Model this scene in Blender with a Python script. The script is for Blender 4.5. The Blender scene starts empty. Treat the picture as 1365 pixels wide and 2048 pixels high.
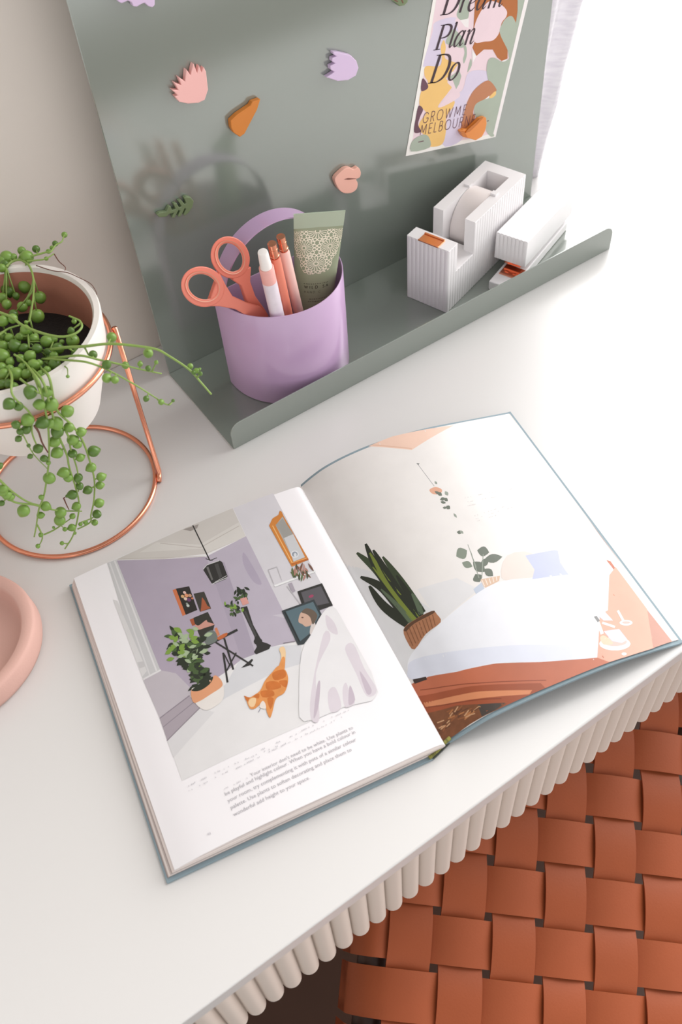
import bpy, bmesh, math, random
from mathutils import Vector, Matrix
random.seed(7)
SC = bpy.context.scene
COL = SC.collection
PI = math.pi

# ------------------------------------------------------------------ camera
FPX, CX, CY, CAMH = 1883.87, 682.5, 1024.0, 0.63          # desk top is z = 0
RWC = Matrix(((0.82032018, -0.56887007, -0.05883572),
              (-0.47788824, -0.62531656, -0.61692952),
              (0.31416179, 0.53419664, -0.78481611)))      # world -> (right, down, forward)
RCW = RWC.transposed()
cam = bpy.data.cameras.new('camera')
cam.sensor_fit = 'VERTICAL'; cam.sensor_height = 36.0
cam.lens = 36.0 * FPX / 2048.0
cam.clip_start = 0.02; cam.clip_end = 60
camo = bpy.data.objects.new('camera', cam); COL.objects.link(camo)
m3 = Matrix((RWC[0], -RWC[1], -RWC[2])).transposed()
camo.matrix_world = Matrix.Translation((0, 0, CAMH)) @ m3.to_4x4()
SC.camera = camo
cam.dof.use_dof = True; cam.dof.focus_distance = 0.80; cam.dof.aperture_fstop = 9.0

# ------------------------------------------------------------------ light and exposure
SKY_HORIZON, SKY_ZENITH, SKY_PEAK = 1.34, 0.40, 7.2
SKY_DIR = Vector((0.80, 0.48, 0.36)).normalized()
SC.view_settings.view_transform = 'Standard'
SC.view_settings.look = 'None'
SC.view_settings.exposure = 0.0
SC.view_settings.gamma = 1.0
SC.view_settings.use_curve_mapping = False
wd = bpy.data.worlds.new('sky'); SC.world = wd; wd.use_nodes = True
nt = wd.node_tree; nt.nodes.clear()
o_ = nt.nodes.new('ShaderNodeOutputWorld'); bg = nt.nodes.new('ShaderNodeBackground')
tc = nt.nodes.new('ShaderNodeTexCoord'); vm = nt.nodes.new('ShaderNodeVectorMath'); vm.operation = 'DOT_PRODUCT'
vm.inputs[1].default_value = SKY_DIR
mr = nt.nodes.new('ShaderNodeMapRange'); mr.interpolation_type = 'SMOOTHSTEP'
mr.inputs['From Min'].default_value = 0.45; mr.inputs['From Max'].default_value = 0.98
mr.inputs['To Min'].default_value = 0.0; mr.inputs['To Max'].default_value = SKY_PEAK
nt.links.new(tc.outputs['Generated'], vm.inputs[0]); nt.links.new(vm.outputs['Value'], mr.inputs['Value'])
sx = nt.nodes.new('ShaderNodeSeparateXYZ'); m2 = nt.nodes.new('ShaderNodeMapRange'); ad = nt.nodes.new('ShaderNodeMath'); ad.operation = 'ADD'
m2.inputs['From Min'].default_value = 0.0; m2.inputs['From Max'].default_value = 1.0
m2.inputs['To Min'].default_value = SKY_HORIZON; m2.inputs['To Max'].default_value = SKY_ZENITH
nt.links.new(tc.outputs['Generated'], sx.inputs[0]); nt.links.new(sx.outputs['Z'], m2.inputs['Value'])
nt.links.new(mr.outputs['Result'], ad.inputs[0]); nt.links.new(m2.outputs['Result'], ad.inputs[1])
nt.links.new(ad.outputs[0], bg.inputs['Strength'])
bg.inputs['Color'].default_value = (1.0, 0.985, 0.975, 1)
nt.links.new(bg.outputs[0], o_.inputs[0])

# ------------------------------------------------------------------ pixel helpers (points in the photo -> points on known planes)
def ray(px):
    return (RCW @ Vector((px[0] - CX, px[1] - CY, FPX))).normalized()
C0 = Vector((0, 0, CAMH))
def onz(px, z=0.0):
    v = ray(px); return C0 + v * ((z - CAMH) / v.z)
def ony(px, y):
    v = ray(px); return C0 + v * (y / v.y)
def onpl(px, p0, n):
    v = ray(px); return C0 + v * ((p0 - C0).dot(n) / v.dot(n))
def zc(x0, y0, k, pts): return [(x0 + k * a, y0 + k * b) for a, b in pts]

# ------------------------------------------------------------------ materials
def lin(c):
    return tuple((v / 255 / 12.92) if v / 255 <= 0.04045 else ((v / 255 + 0.055) / 1.055) ** 2.4 for v in c)
_mats = {}
def mat(name, rgb, rough=0.5, metal=0.0, spec=0.5, var=0.04, scale=40.0, bump=0.0, bscale=300.0, trans=0.0, sub=0.0):
    if name in _mats: return _mats[name]
    m = bpy.data.materials.new(name); m.use_nodes = True
    n = m.node_tree; p = n.nodes['Principled BSDF']
    L = lin(rgb)
    t = n.nodes.new('ShaderNodeTexCoord'); no = n.nodes.new('ShaderNodeTexNoise')
    no.inputs['Scale'].default_value = scale; no.inputs['Detail'].default_value = 3
    n.links.new(t.outputs['Object'], no.inputs['Vector'])
    mx = n.nodes.new('ShaderNodeMix'); mx.data_type = 'RGBA'
    mx.inputs['A'].default_value = (*[max(0, c * (1 - var)) for c in L], 1)
    mx.inputs['B'].default_value = (*[min(1, c * (1 + var)) for c in L], 1)
    n.links.new(no.outputs['Fac'], mx.inputs['Factor'])
    n.links.new(mx.outputs['Result'], p.inputs['Base Color'])
    p.inputs['Roughness'].default_value = rough; p.inputs['Metallic'].default_value = metal
    p.inputs['Specular IOR Level'].default_value = spec
    if sub: p.inputs['Subsurface Weight'].default_value = sub; p.inputs['Subsurface Radius'].default_value = (.004, .003, .002)
    if bump:
        n2 = n.nodes.new('ShaderNodeTexNoise'); n2.inputs['Scale'].default_value = bscale; n2.inputs['Detail'].default_value = 4
        n.links.new(t.outputs['Object'], n2.inputs['Vector'])
        b = n.nodes.new('ShaderNodeBump'); b.inputs['Strength'].default_value = bump; b.inputs['Distance'].default_value = 0.001
        n.links.new(n2.outputs['Fac'], b.inputs['Height']); n.links.new(b.outputs['Normal'], p.inputs['Normal'])
    _mats[name] = m; return m
INK = 1.0
def ink(rgb, rough=0.32, var=0.05, scale=60):
    rgb = tuple(round(c * INK) for c in rgb)
    return mat('printed ink %d %d %d' % tuple(rgb), rgb, rough, var=var, scale=scale, spec=0.35)

M_desk = mat('white satin desk lacquer', (210, 208, 206), 0.30, var=0.012, scale=3, spec=0.75)
M_apron = mat('warm white apron paint', (214, 203, 193), 0.5, var=0.015, scale=8)
M_wall = mat('white wall paint', (216, 207, 198), 0.85, var=0.02, scale=2, bump=0.05)
M_sage = mat('sage powder coated steel', (122, 131, 122), 0.15, var=0.015, scale=15, spec=0.5)
M_sage.node_tree.nodes['Principled BSDF'].inputs['IOR'].default_value = 2.5
M_lilac = mat('lilac enamelled steel', (192, 160, 196), 0.2, var=0.02, scale=20)
M_lilac.node_tree.nodes['Principled BSDF'].inputs['IOR'].default_value = 1.75
M_copper = mat('polished copper', (236, 160, 130), 0.2, metal=1.0, var=0.05, scale=60)
M_gold = mat('copper gold foil', (238, 168, 128), 0.24, metal=1.0, var=0.05)
M_plastic = mat('white ribbed resin', (236, 233, 234), 0.4, var=0.01)
M_tape = mat('frosted tape roll', (232, 224, 222), 0.35, var=0.02)
M_coral = mat('coral plastic', (222, 124, 104), 0.4, var=0.04)
M_coral2 = mat('pale coral rubber', (222, 160, 136), 0.5, var=0.04)
M_steel = mat('brushed scissor steel', (190, 185, 180), 0.3, metal=1.0)
M_terra = mat('bare terracotta', (176, 116, 96), 0.8, var=0.12, scale=60, bump=0.2)
M_pot = mat('white painted terracotta', (234, 228, 222), 0.55, var=0.02, bump=0.08)
M_soil = mat('dark potting soil', (34, 31, 29), 0.95, var=0.4, scale=250, bump=1.0, bscale=500)
M_tray = mat('pink cast plaster', (208, 166, 154), 0.75, var=0.06, scale=25, bump=0.15, bscale=600)
M_floor = mat('brown timber floor', (72, 46, 33), 0.6, var=0.2, scale=6)
M_leather = mat('tan woven leather', (158, 79, 44), 0.55, spec=0.3, var=0.10, scale=22, bump=0.12, bscale=500)
M_leather2 = mat('tan leather rim', (150, 80, 52), 0.5, var=0.10, scale=22, bump=0.1)
M_chairleg = mat('dark chair timber', (70, 44, 32), 0.5, var=0.15, scale=10)
M_page = mat('book paper', (226, 223, 225), 0.3, var=0.008, scale=5, spec=0.4)
M_cover = mat('blue grey book cloth', (132, 150, 158), 0.75, var=0.06, scale=300, bump=0.15, bscale=1500)
M_edge = None

def stripe_mat(name, a, b, scale, axis='Z', rough=0.7, detail=2):
    m = bpy.data.materials.new(name); m.use_nodes = True
    n = m.node_tree; p = n.nodes['Principled BSDF']; p.inputs['Roughness'].default_value = rough
    t = n.nodes.new('ShaderNodeTexCoord'); mp = n.nodes.new('ShaderNodeMapping')
    mp.inputs['Scale'].default_value = {'Z': (2, 2, scale), 'X': (scale, 2, 2)}[axis]
    no = n.nodes.new('ShaderNodeTexNoise'); no.inputs['Scale'].default_value = 1; no.inputs['Detail'].default_value = detail
    cr = n.nodes.new('ShaderNodeValToRGB')
    cr.color_ramp.elements[0].position = 0.36; cr.color_ramp.elements[0].color = (*lin(b), 1)
    cr.color_ramp.elements[1].position = 0.52; cr.color_ramp.elements[1].color = (*lin(a), 1)
    n.links.new(t.outputs['Object'], mp.inputs['Vector']); n.links.new(mp.outputs['Vector'], no.inputs['Vector'])
    n.links.new(no.outputs['Fac'], cr.inputs['Fac']); n.links.new(cr.outputs['Color'], p.inputs['Base Color'])
    return m
M_edge = stripe_mat('page block edges', (230, 219, 214), (150, 134, 130), 800)

# ------------------------------------------------------------------ object helpers
def obj(name, bm, mats, parent=None, smooth=False, autosm=None, recalc=True):
    if recalc: bmesh.ops.recalc_face_normals(bm, faces=bm.faces[:])
    me = bpy.data.meshes.new(name); bm.to_mesh(me); bm.free()
    for m in (mats if isinstance(mats, (list, tuple)) else [mats]): me.materials.append(m)
    if smooth or autosm:
        for p in me.polygons: p.use_smooth = True
    if autosm:
        try: me.set_sharp_from_angle(angle=math.radians(autosm))
        except Exception: pass
    o = bpy.data.objects.new(name, me); COL.objects.link(o)
    if parent:
        o.parent = parent
        o.matrix_parent_inverse = Matrix.Identity(4)
        o.location = -world_loc(parent)
    return o
def world_loc(o):
    v = Vector(o.location)
    while o.parent: o = o.parent; v += o.location
    return v
def tag(o, label, cat, group=None, kind=None):
    if label: o['label'] = label
    if cat: o['category'] = cat
    if group: o['group'] = group
    if kind: o['kind'] = kind
    return o
def thing(name, label, cat, loc=(0, 0, 0), group=None):
    o = bpy.data.objects.new(name, None); COL.objects.link(o); o.location = loc
    o.empty_display_size = 0.02
    return tag(o, label, cat, group)
def struct(name, bm, m, parent=None, **k):
    o = obj(name, bm, m, parent, **k)
    o['kind'] = 'structure'; return o
def bevel(o, w, seg=2, ang=35):
    md = o.modifiers.new('bevel', 'BEVEL'); md.width = w; md.segments = seg; md.limit_method = 'ANGLE'; md.angle_limit = math.radians(ang)
    return o
def box(bm, x0, x1, y0, y1, z0, z1, M=None):
    vs = [bm.verts.new(Vector((x, y, z))) for x in (x0, x1) for y in (y0, y1) for z in (z0, z1)]
    for f in ((0, 1, 3, 2), (4, 6, 7, 5), (0, 4, 5, 1), (2, 3, 7, 6), (0, 2, 6, 4), (1, 5, 7, 3)):
        bm.faces.new([vs[i] for i in f])
    if M:
        for v in vs: v.co = M @ v.co
    return vs
def hexa(bm, p):      # 8 points: bottom loop 4, top loop 4
    vs = [bm.verts.new(q) for q in p]
    for f in ((3, 2, 1, 0), (4, 5, 6, 7), (0, 1, 5, 4), (1, 2, 6, 5), (2, 3, 7, 6), (3, 0, 4, 7)): bm.faces.new([vs[i] for i in f])
def prism(bm, pts, ext, mi=0):      # planar loop of Vectors extruded by ext
    a = [bm.verts.new(p) for p in pts]; b = [bm.verts.new(p + ext) for p in pts]
    n = len(a); fs = [bm.faces.new(a), bm.faces.new(b[::-1])]
    for i in range(n): fs.append(bm.faces.new((a[i], b[i], b[(i + 1) % n], a[(i + 1) % n])))
    for f in fs: f.material_index = mi
    return fs
def crom(pts, n=8, closed=False):
    pts = [Vector(p) if not isinstance(p, Vector) else p for p in pts]
    N = len(pts); out = []
    rng = N if closed else N - 1
    for i in range(rng):
        g = (lambda k: pts[k % N]) if closed else (lambda k: pts[max(0, min(N - 1, k))])
        p0, p1, p2, p3 = g(i - 1), g(i), g(i + 1), g(i + 2)
        for j in range(n):
            t = j / n
            out.append(0.5 * ((2 * p1) + (p2 - p0) * t + (2 * p0 - 5 * p1 + 4 * p2 - p3) * t * t + (3 * p1 - p0 - 3 * p2 + p3) * t ** 3))
    if not closed: out.append(pts[-1].copy())
    return out
def cr2(pts, n=5, closed=True):
    return [(v.x, v.y) for v in crom([Vector((a, b, 0)) for a, b in pts], n, closed)]
def tube(bm, path, r, seg=10, closed=False, caps=True):
    N = len(path); rs = r if isinstance(r, (list, tuple)) else [r] * N
    rings = []; prev = None
    for i, p in enumerate(path):
        a = path[(i - 1) % N] if (closed or i > 0) else p
        b = path[(i + 1) % N] if (closed or i < N - 1) else p
        t = (b - a).normalized()
        if prev is None:
            prev = t.orthogonal().normalized()
        u = (prev - t * prev.dot(t)).normalized(); prev = u; w = t.cross(u)
        rings.append([bm.verts.new(p + (u * math.cos(2 * PI * k / seg) + w * math.sin(2 * PI * k / seg)) * rs[i]) for k in range(seg)])
    for i in range(N if closed else N - 1):
        A, B = rings[i], rings[(i + 1) % N]
        off = 0
        if closed and i == N - 1:
            off = min(range(seg), key=lambda s: (A[0].co - B[s].co).length)
        for k in range(seg):
            bm.faces.new((A[k], A[(k + 1) % seg], B[(k + 1 + off) % seg], B[(k + off) % seg]))
    if caps and not closed:
        bm.faces.new(rings[0][::-1]); bm.faces.new(rings[-1])
def lathe(bm, prof, seg=64, c=(0, 0, 0), mi=None, close=False):
    c = Vector(c); rings = []
    for r, z in prof:
        if r < 1e-6: rings.append([bm.verts.new(c + Vector((0, 0, z)))])
        else: rings.append([bm.verts.new(c + Vector((r * math.cos(2 * PI * k / seg), r * math.sin(2 * PI * k / seg), z))) for k in range(seg)])
    for i in range(len(rings) - 1):
        A, B = rings[i], rings[i + 1]
        for k in range(seg):
            a = [A[k % len(A)], A[(k + 1) % len(A)], B[(k + 1) % len(B)], B[k % len(B)]]
            a = list(dict.fromkeys(a))
            if len(a) > 2:
                f = bm.faces.new(a)
                if mi: f.material_index = mi[i]
def ball(bm, c, r, d=None, seg=12, ring=8, tip=0.0):
    """small bead, its far end drawn out to a soft point along d"""
    d = (d or Vector((0, 0, 1))).normalized(); u = d.orthogonal().normalized(); w = d.cross(u)
    rows = []
    for i in range(ring + 1):
        a = PI * i / ring
        z = math.cos(a) * r; q = math.sin(a) * r
        if a < 0.9: z += tip * r * (1 - a / 0.9) ** 1.5
        if i in (0, ring): rows.append([bm.verts.new(c + d * z)])
        else: rows.append([bm.verts.new(c + d * z + (u * math.cos(2 * PI * k / seg) + w * math.sin(2 * PI * k / seg)) * q) for k in range(seg)])
    for i in range(ring):
        A, B = rows[i], rows[i + 1]
        for k in range(seg):
            a = list(dict.fromkeys([A[k % len(A)], A[(k + 1) % len(A)], B[(k + 1) % len(B)], B[k % len(B)]]))
            bm.faces.new(a)

# ------------------------------------------------------------------ setting
WY = 0.7155; PY_ = 0.6713; DY = 0.165
bm = bmesh.new(); box(bm, -1.6, 2.6, -1.8, WY, -0.76, -0.74)
struct('floor', bm, M_floor)
WX = 0.705
bm = bmesh.new()
box(bm, -1.6, WX, WY, WY + 0.12, -0.74, 1.7)
box(bm, WX, 2.6, WY, WY + 0.12, -0.74, -0.06)
box(bm, 2.3, 2.6, WY, WY + 0.12, -0.06, 1.7)
struct('wall_back', bm, M_wall)
M_frame = mat('white window frame paint', (238, 237, 236), 0.4, var=0.01)
bm = bmesh.new()
for a in ((WX, WX + .035, -0.06, 1.7), (2.265, 2.3, -0.06, 1.7), (WX, 2.3, -0.06, -0.045), (WX, 2.3, 1.665, 1.7), (1.50, 1.54, -0.045, 1.665)):
    box(bm, a[0], a[1], WY + .05, WY + .09, a[2], a[3])
win = struct('window_1', bm, M_frame)
M_glass = bpy.data.materials.new('window glass'); M_glass.use_nodes = True
g_ = M_glass.node_tree; g_.nodes.clear()
go = g_.nodes.new('ShaderNodeOutputMaterial'); gt = g_.nodes.new('ShaderNodeBsdfTransparent'); gg = g_.nodes.new('ShaderNodeBsdfGlossy')
gg.inputs['Roughness'].default_value = 0.02; gm = g_.nodes.new('ShaderNodeMixShader'); gm.inputs[0].default_value = 0.05
g_.links.new(gt.outputs[0], gm.inputs[1]); g_.links.new(gg.outputs[0], gm.inputs[2]); g_.links.new(gm.outputs[0], go.inputs[0])
bm = bmesh.new(); box(bm, WX + .035, 1.50, WY + .068, WY + .072, -.045, 1.665); box(bm, 1.54, 2.265, WY + .068, WY + .072, -.045, 1.665)
struct('pane', bm, M_glass, win)

# desk
desk = thing('desk', 'white desk with a fluted front apron, standing against the wall under the open book', 'desk', (0.45, 0.44, -0.74))
bm = bmesh.new(); box(bm, -0.42, 1.45, DY, WY - .0005, -0.016, 0.0)
bevel(obj('desktop', bm, M_desk, desk), 0.0012, 2)
bm = bmesh.new()
SP = 0.0151; SR = SP / 2 * 0.985
box(bm, -0.41, 1.44, DY + SR, DY + SR + .014, -0.1065, -0.0162)
x = 0.0842 - SP * 31
while x < 1.42:
    pts = [Vector((x - SR, DY + SR + .001, -0.1065))]
    for k in range(0, 13):
        a = PI * k / 12
        pts.append(Vector((x - SR * math.cos(a), DY + .0008 + SR - SR * math.sin(a), -0.1065)))
    pts.append(Vector((x + SR, DY + SR + .001, -0.1065)))
    prism(bm, pts, Vector((0, 0, 0.0903)))
    x += SP
obj('fluted_apron', bm, M_apron, desk, autosm=40)
for lx in (-0.38, 1.37):
    for ly in (0.20, 0.65):
        bm = bmesh.new(); box(bm, lx, lx + .045, ly, ly + .045, -0.74, -0.0165)
        obj('leg', bm, M_apron, desk)

# ------------------------------------------------------------------ woven chair
ch = thing('woven_chair', 'tan woven leather strap chair tucked under the desk edge', 'chair', (0.35, 0.02, -0.74))
O = Vector((0.36579, 0.1947, -0.25286)); U = Vector((-0.03066, -0.03425, -0.01206)); V = Vector((0.03618, -0.02881, -0.01067))
N = U.cross(V).normalized()
if N.z < 0: N = -N
A_, T_, HW = 0.0036, 0.0026, 0.415
I0, I1, J0, J1 = -6, 8, -5, 5
def wrap(a, b, h):
    """lattice point with the four edges of the seat rolling down over the frame"""
    def roll(t, lo, hi):
        R = 0.55
        d = 0.0
        if t < lo:
            e = (lo - t); ang = min(e / R, PI / 2); t2 = lo - R * math.sin(ang); d = R * (1 - math.cos(ang)) + max(0, e - R * PI / 2)
            return t2, d
        if t > hi:
            e = (t - hi); ang = min(e / R, PI / 2); t2 = hi + R * math.sin(ang); d = R * (1 - math.cos(ang)) + max(0, e - R * PI / 2)
            return t2, d
        return t, 0.0
    b2, db = roll(b, -3.95, 4.6); a2, da = roll(a, -5.4, 7.4)
    return O + U * a2 + V * b2 + N * (h - (da + db) * 0.0475)
bm = bmesh.new()
def strap(f, t0, t1, n):
    rows = []
    for k in range(n + 1):
        t = t0 + (t1 - t0) * k / n
        rows.append([bm.verts.new(p) for p in f(t)])
    for k in range(n):
        A, B = rows[k], rows[k + 1]; L = len(A)
        for q in range(L): bm.faces.new((A[q], A[(q + 1) % L], B[(q + 1) % L], B[q]))
    bm.faces.new(rows[0][::-1]); bm.faces.new(rows[-1])
def hgt(s): return math.copysign(abs(s) ** 0.75, s) * A_
for i in range(I0, I1):
    w0 = HW + random.uniform(-.012, .012); dj = random.uniform(-.015, .015)
    def f(t, i=i, w0=w0, dj=dj):
        h = hgt(math.sin(PI * t) * (1 if i % 2 == 0 else -1))
        a = i + .5 + dj
        return [wrap(a - w0, t, h + T_ * .35), wrap(a - w0 * .5, t, h + T_ * .5), wrap(a + w0 * .5, t, h + T_ * .5), wrap(a + w0, t, h + T_ * .35), wrap(a + w0, t, h - T_ * .5), wrap(a - w0, t, h - T_ * .5)]
    strap(f, J0 - 0.75, J1 + .5, 110)
for j in range(J0 + 1, J1):
    w0 = HW + random.uniform(-.012, .012); dj = random.uniform(-.015, .015)
    def f(t, j=j, w0=w0, dj=dj):
        h = -hgt(math.sin(PI * t) * (1 if j % 2 == 0 else -1))
        b = j + .5 + dj
        return [wrap(t, b - w0, h + T_ * .35), wrap(t, b - w0 * .5, h + T_ * .5), wrap(t, b + w0 * .5, h + T_ * .5), wrap(t, b + w0, h + T_ * .35), wrap(t, b + w0, h - T_ * .5), wrap(t, b - w0, h - T_ * .5)]
    strap(f, I0 - .5, I1 + .5, 140)
obj('woven_seat', bm, M_leather, ch, autosm=40)
# frame rails under the wrapped edge and legs
def lp(a, b, d): return O + U * a + V * b - N * d
bm = bmesh.new()
for p, q in (((-5.3, -4.1), (7.3, -4.1)), ((7.3, -4.1), (7.3, 4.7)), ((7.3, 4.7), (-5.3, 4.7)), ((-5.3, 4.7), (-5.3, -4.1))):
    tube(bm, [lp(*p, .02), lp(*q, .02)], 0.013, 12)
obj('seat_frame', bm, M_chairleg, ch, autosm=50)
for a, b in ((-5.2, -4.0), (7.2, -4.0), (7.2, 4.6), (-5.2, 4.6)):
    p = lp(a, b, .03); bm = bmesh.new()
    tube(bm, [p, Vector((p.x, p.y, -0.74))], [0.016, 0.011], 12); obj('leg', bm, M_chairleg, ch, autosm=50)

# ------------------------------------------------------------------ magnetic board with shelf
XL, XR = 0.2160, 0.6825; LY = 0.5472; TH = 0.0012
board = thing('magnetic_desk_organiser', 'sage green metal magnetic board with a lipped shelf at its foot', 'magnetic board', (0.45, 0.61, 0))
bm = bmesh.new(); box(bm, XL, XR, PY_, PY_ + TH, 0.0, 0.52)
bevel(obj('back_panel', bm, M_sage, board), 0.0004, 1)
bm = bmesh.new(); box(bm, XL, XR, LY + .0006, PY_ - .0002, 0.0001, 0.0013)
obj('shelf', bm, M_sage, board)
bm = bmesh.new()
pts = [Vector((XL, LY, 0.0001)), Vector((XR, LY, 0.0001))]
R_ = 0.011; HL = 0.0295
for k in range(9):
    a = PI / 2 * k / 8; pts.append(Vector((XR - R_ + R_ * math.cos(a), LY, HL - R_ + R_ * math.sin(a))))
for k in range(9):
    a = PI / 2 + PI / 2 * k / 8; pts.append(Vector((XL + R_ + R_ * math.cos(a), LY, HL - R_ + R_ * math.sin(a))))
prism(bm, pts, Vector((0, TH, 0)))
bevel(obj('front_lip', bm, M_sage, board), 0.0003, 1)

# ------------------------------------------------------------------ magnets
def magnet(name, outline, m, label, cat='magnet', th=0.005, y=PY_, group='shaped magnets on the sage board', smooth=0, extra=None):
    yf = y - th - 0.0002
    pts = cr2(outline, smooth) if smooth else outline
    P = [ony(p, yf) for p in pts]
    c = sum(P, Vector()) / len(P)
    t = thing(name, label, cat, (c.x, y - .0002, c.z), group)
    bm = bmesh.new(); prism(bm, P, Vector((0, th, 0)))
    bevel(obj('body', bm, m, t), 0.0006, 2)
    if extra:
        for nm, o2, m2, t2 in extra:
            bm = bmesh.new(); prism(bm, [ony(p, yf - t2) for p in o2], Vector((0, t2 + .0002, 0)))
            obj(nm, bm, m2, t)
    return t
K = 700 / 1365
m1 = lambda p: zc(0, 0, K, p)
m2_ = lambda p: zc(620, 0, K, p)
M_mpink = mat('pale pink acrylic', (240, 184, 178), 0.35, var=0.02)
M_mor = mat('burnt orange acrylic', (206, 124, 44), 0.35, var=0.02)
M_mlil = mat('lilac acrylic', (214, 190, 220), 0.35, var=0.02)
M_mgrn = mat('moss green acrylic', (112, 128, 92), 0.35, var=0.02)
M_mlip = mat('peach pink acrylic', (242, 184, 166), 0.35, var=0.02)
M_mamb = mat('amber acrylic', (224, 138, 62), 0.3, var=0.02)
M_mamb2 = mat('dark amber acrylic', (192, 108, 34), 0.3, var=0.02)
M_slit = mat('engraved dark line', (120, 70, 60), 0.7)
magnet('fringed_magnet', m1([(735, 405), (700, 398), (682, 377), (694, 372), (670, 350), (697, 352), (680, 322), (708, 332), (697, 300), (723, 318), (728, 270), (744, 293), (756, 247), (770, 285), (778, 255), (787, 283), (796, 262), (805, 280), (813, 350), (800, 390), (775, 402)]), M_mpink, 'pale pink magnet with a spiky fringed edge on the left of the sage board')
magnet('petal_magnet', m1([(1017, 387), (985, 398), (978, 412), (925, 448), (900, 472), (903, 500), (912, 518), (937, 535), (955, 522), (978, 478), (1004, 428)]), M_mor, 'burnt orange pointed petal magnet below the pale pink fringed one')
magnet('tulip_magnet', m2_([(92, 203), (112, 204), (130, 208), (160, 215), (183, 238), (191, 265), (181, 295), (150, 313), (110, 317), (65, 302), (82, 292), (97, 281), (82, 272), (80, 258), (100, 248), (87, 240), (88, 227), (105, 220), (92, 212)]), M_mlil, 'lilac tulip-shaped magnet in the upper middle of the sage board')
magnet('lips_magnet', m2_([(98, 698), (118, 674), (140, 657), (158, 655), (172, 661), (190, 653), (200, 672), (196, 692), (182, 700), (188, 715), (184, 737), (165, 752), (140, 755), (120, 746), (106, 726)]), M_mlip, 'peach pink lips magnet left of the printed card on the board',
       extra=[('lip_line', m2_([(134, 699), (150, 695), (185, 697), (150, 701)]), M_slit, 0.0002)], smooth=3)
magnet('leaf_magnet', m1([(612, 838), (622, 830), (650, 825), (658, 806), (667, 804), (672, 820), (686, 815), (677, 795), (690, 792), (700, 810), (709, 805), (696, 785), (707, 779), (722, 797), (727, 792), (718, 772), (728, 767), (745, 770), (757, 785), (752, 808), (735, 832), (722, 842), (716, 838), (727, 815), (722, 812), (708, 842), (698, 848), (695, 842), (704, 822), (697, 820), (682, 850), (672, 851), (672, 845), (680, 830), (660, 836), (650, 846), (622, 848)]), M_mgrn, 'moss green fern leaf magnet low on the left of the sage board', th=0.004)
magnet('blossom_magnet', m1([(455, -60), (460, 5), (475, 14), (500, 3), (515, 10), (520, 25), (535, 27), (555, 15), (565, 12), (580, 25), (595, 30), (605, 20), (606, -60), (560, -95), (500, -95)]), M_mlil, 'lilac scalloped magnet cut off by the top left of the photo')
magnet('frond_magnet', m2_([(310, -50), (318, 0), (345, 18), (350, 25), (370, 22), (383, 8), (388, -50), (350, -70)]), M_mgrn, 'moss green magnet cut off at the top beside the printed card', extra=[('vein', m2_([(352, -10), (356, -10), (367, 12), (363, 13)]), M_slit, 0.0002), ('vein', m2_([(330, -4), (345, 6), (343, 9), (328, 0)]), M_slit, 0.0002)])

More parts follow.
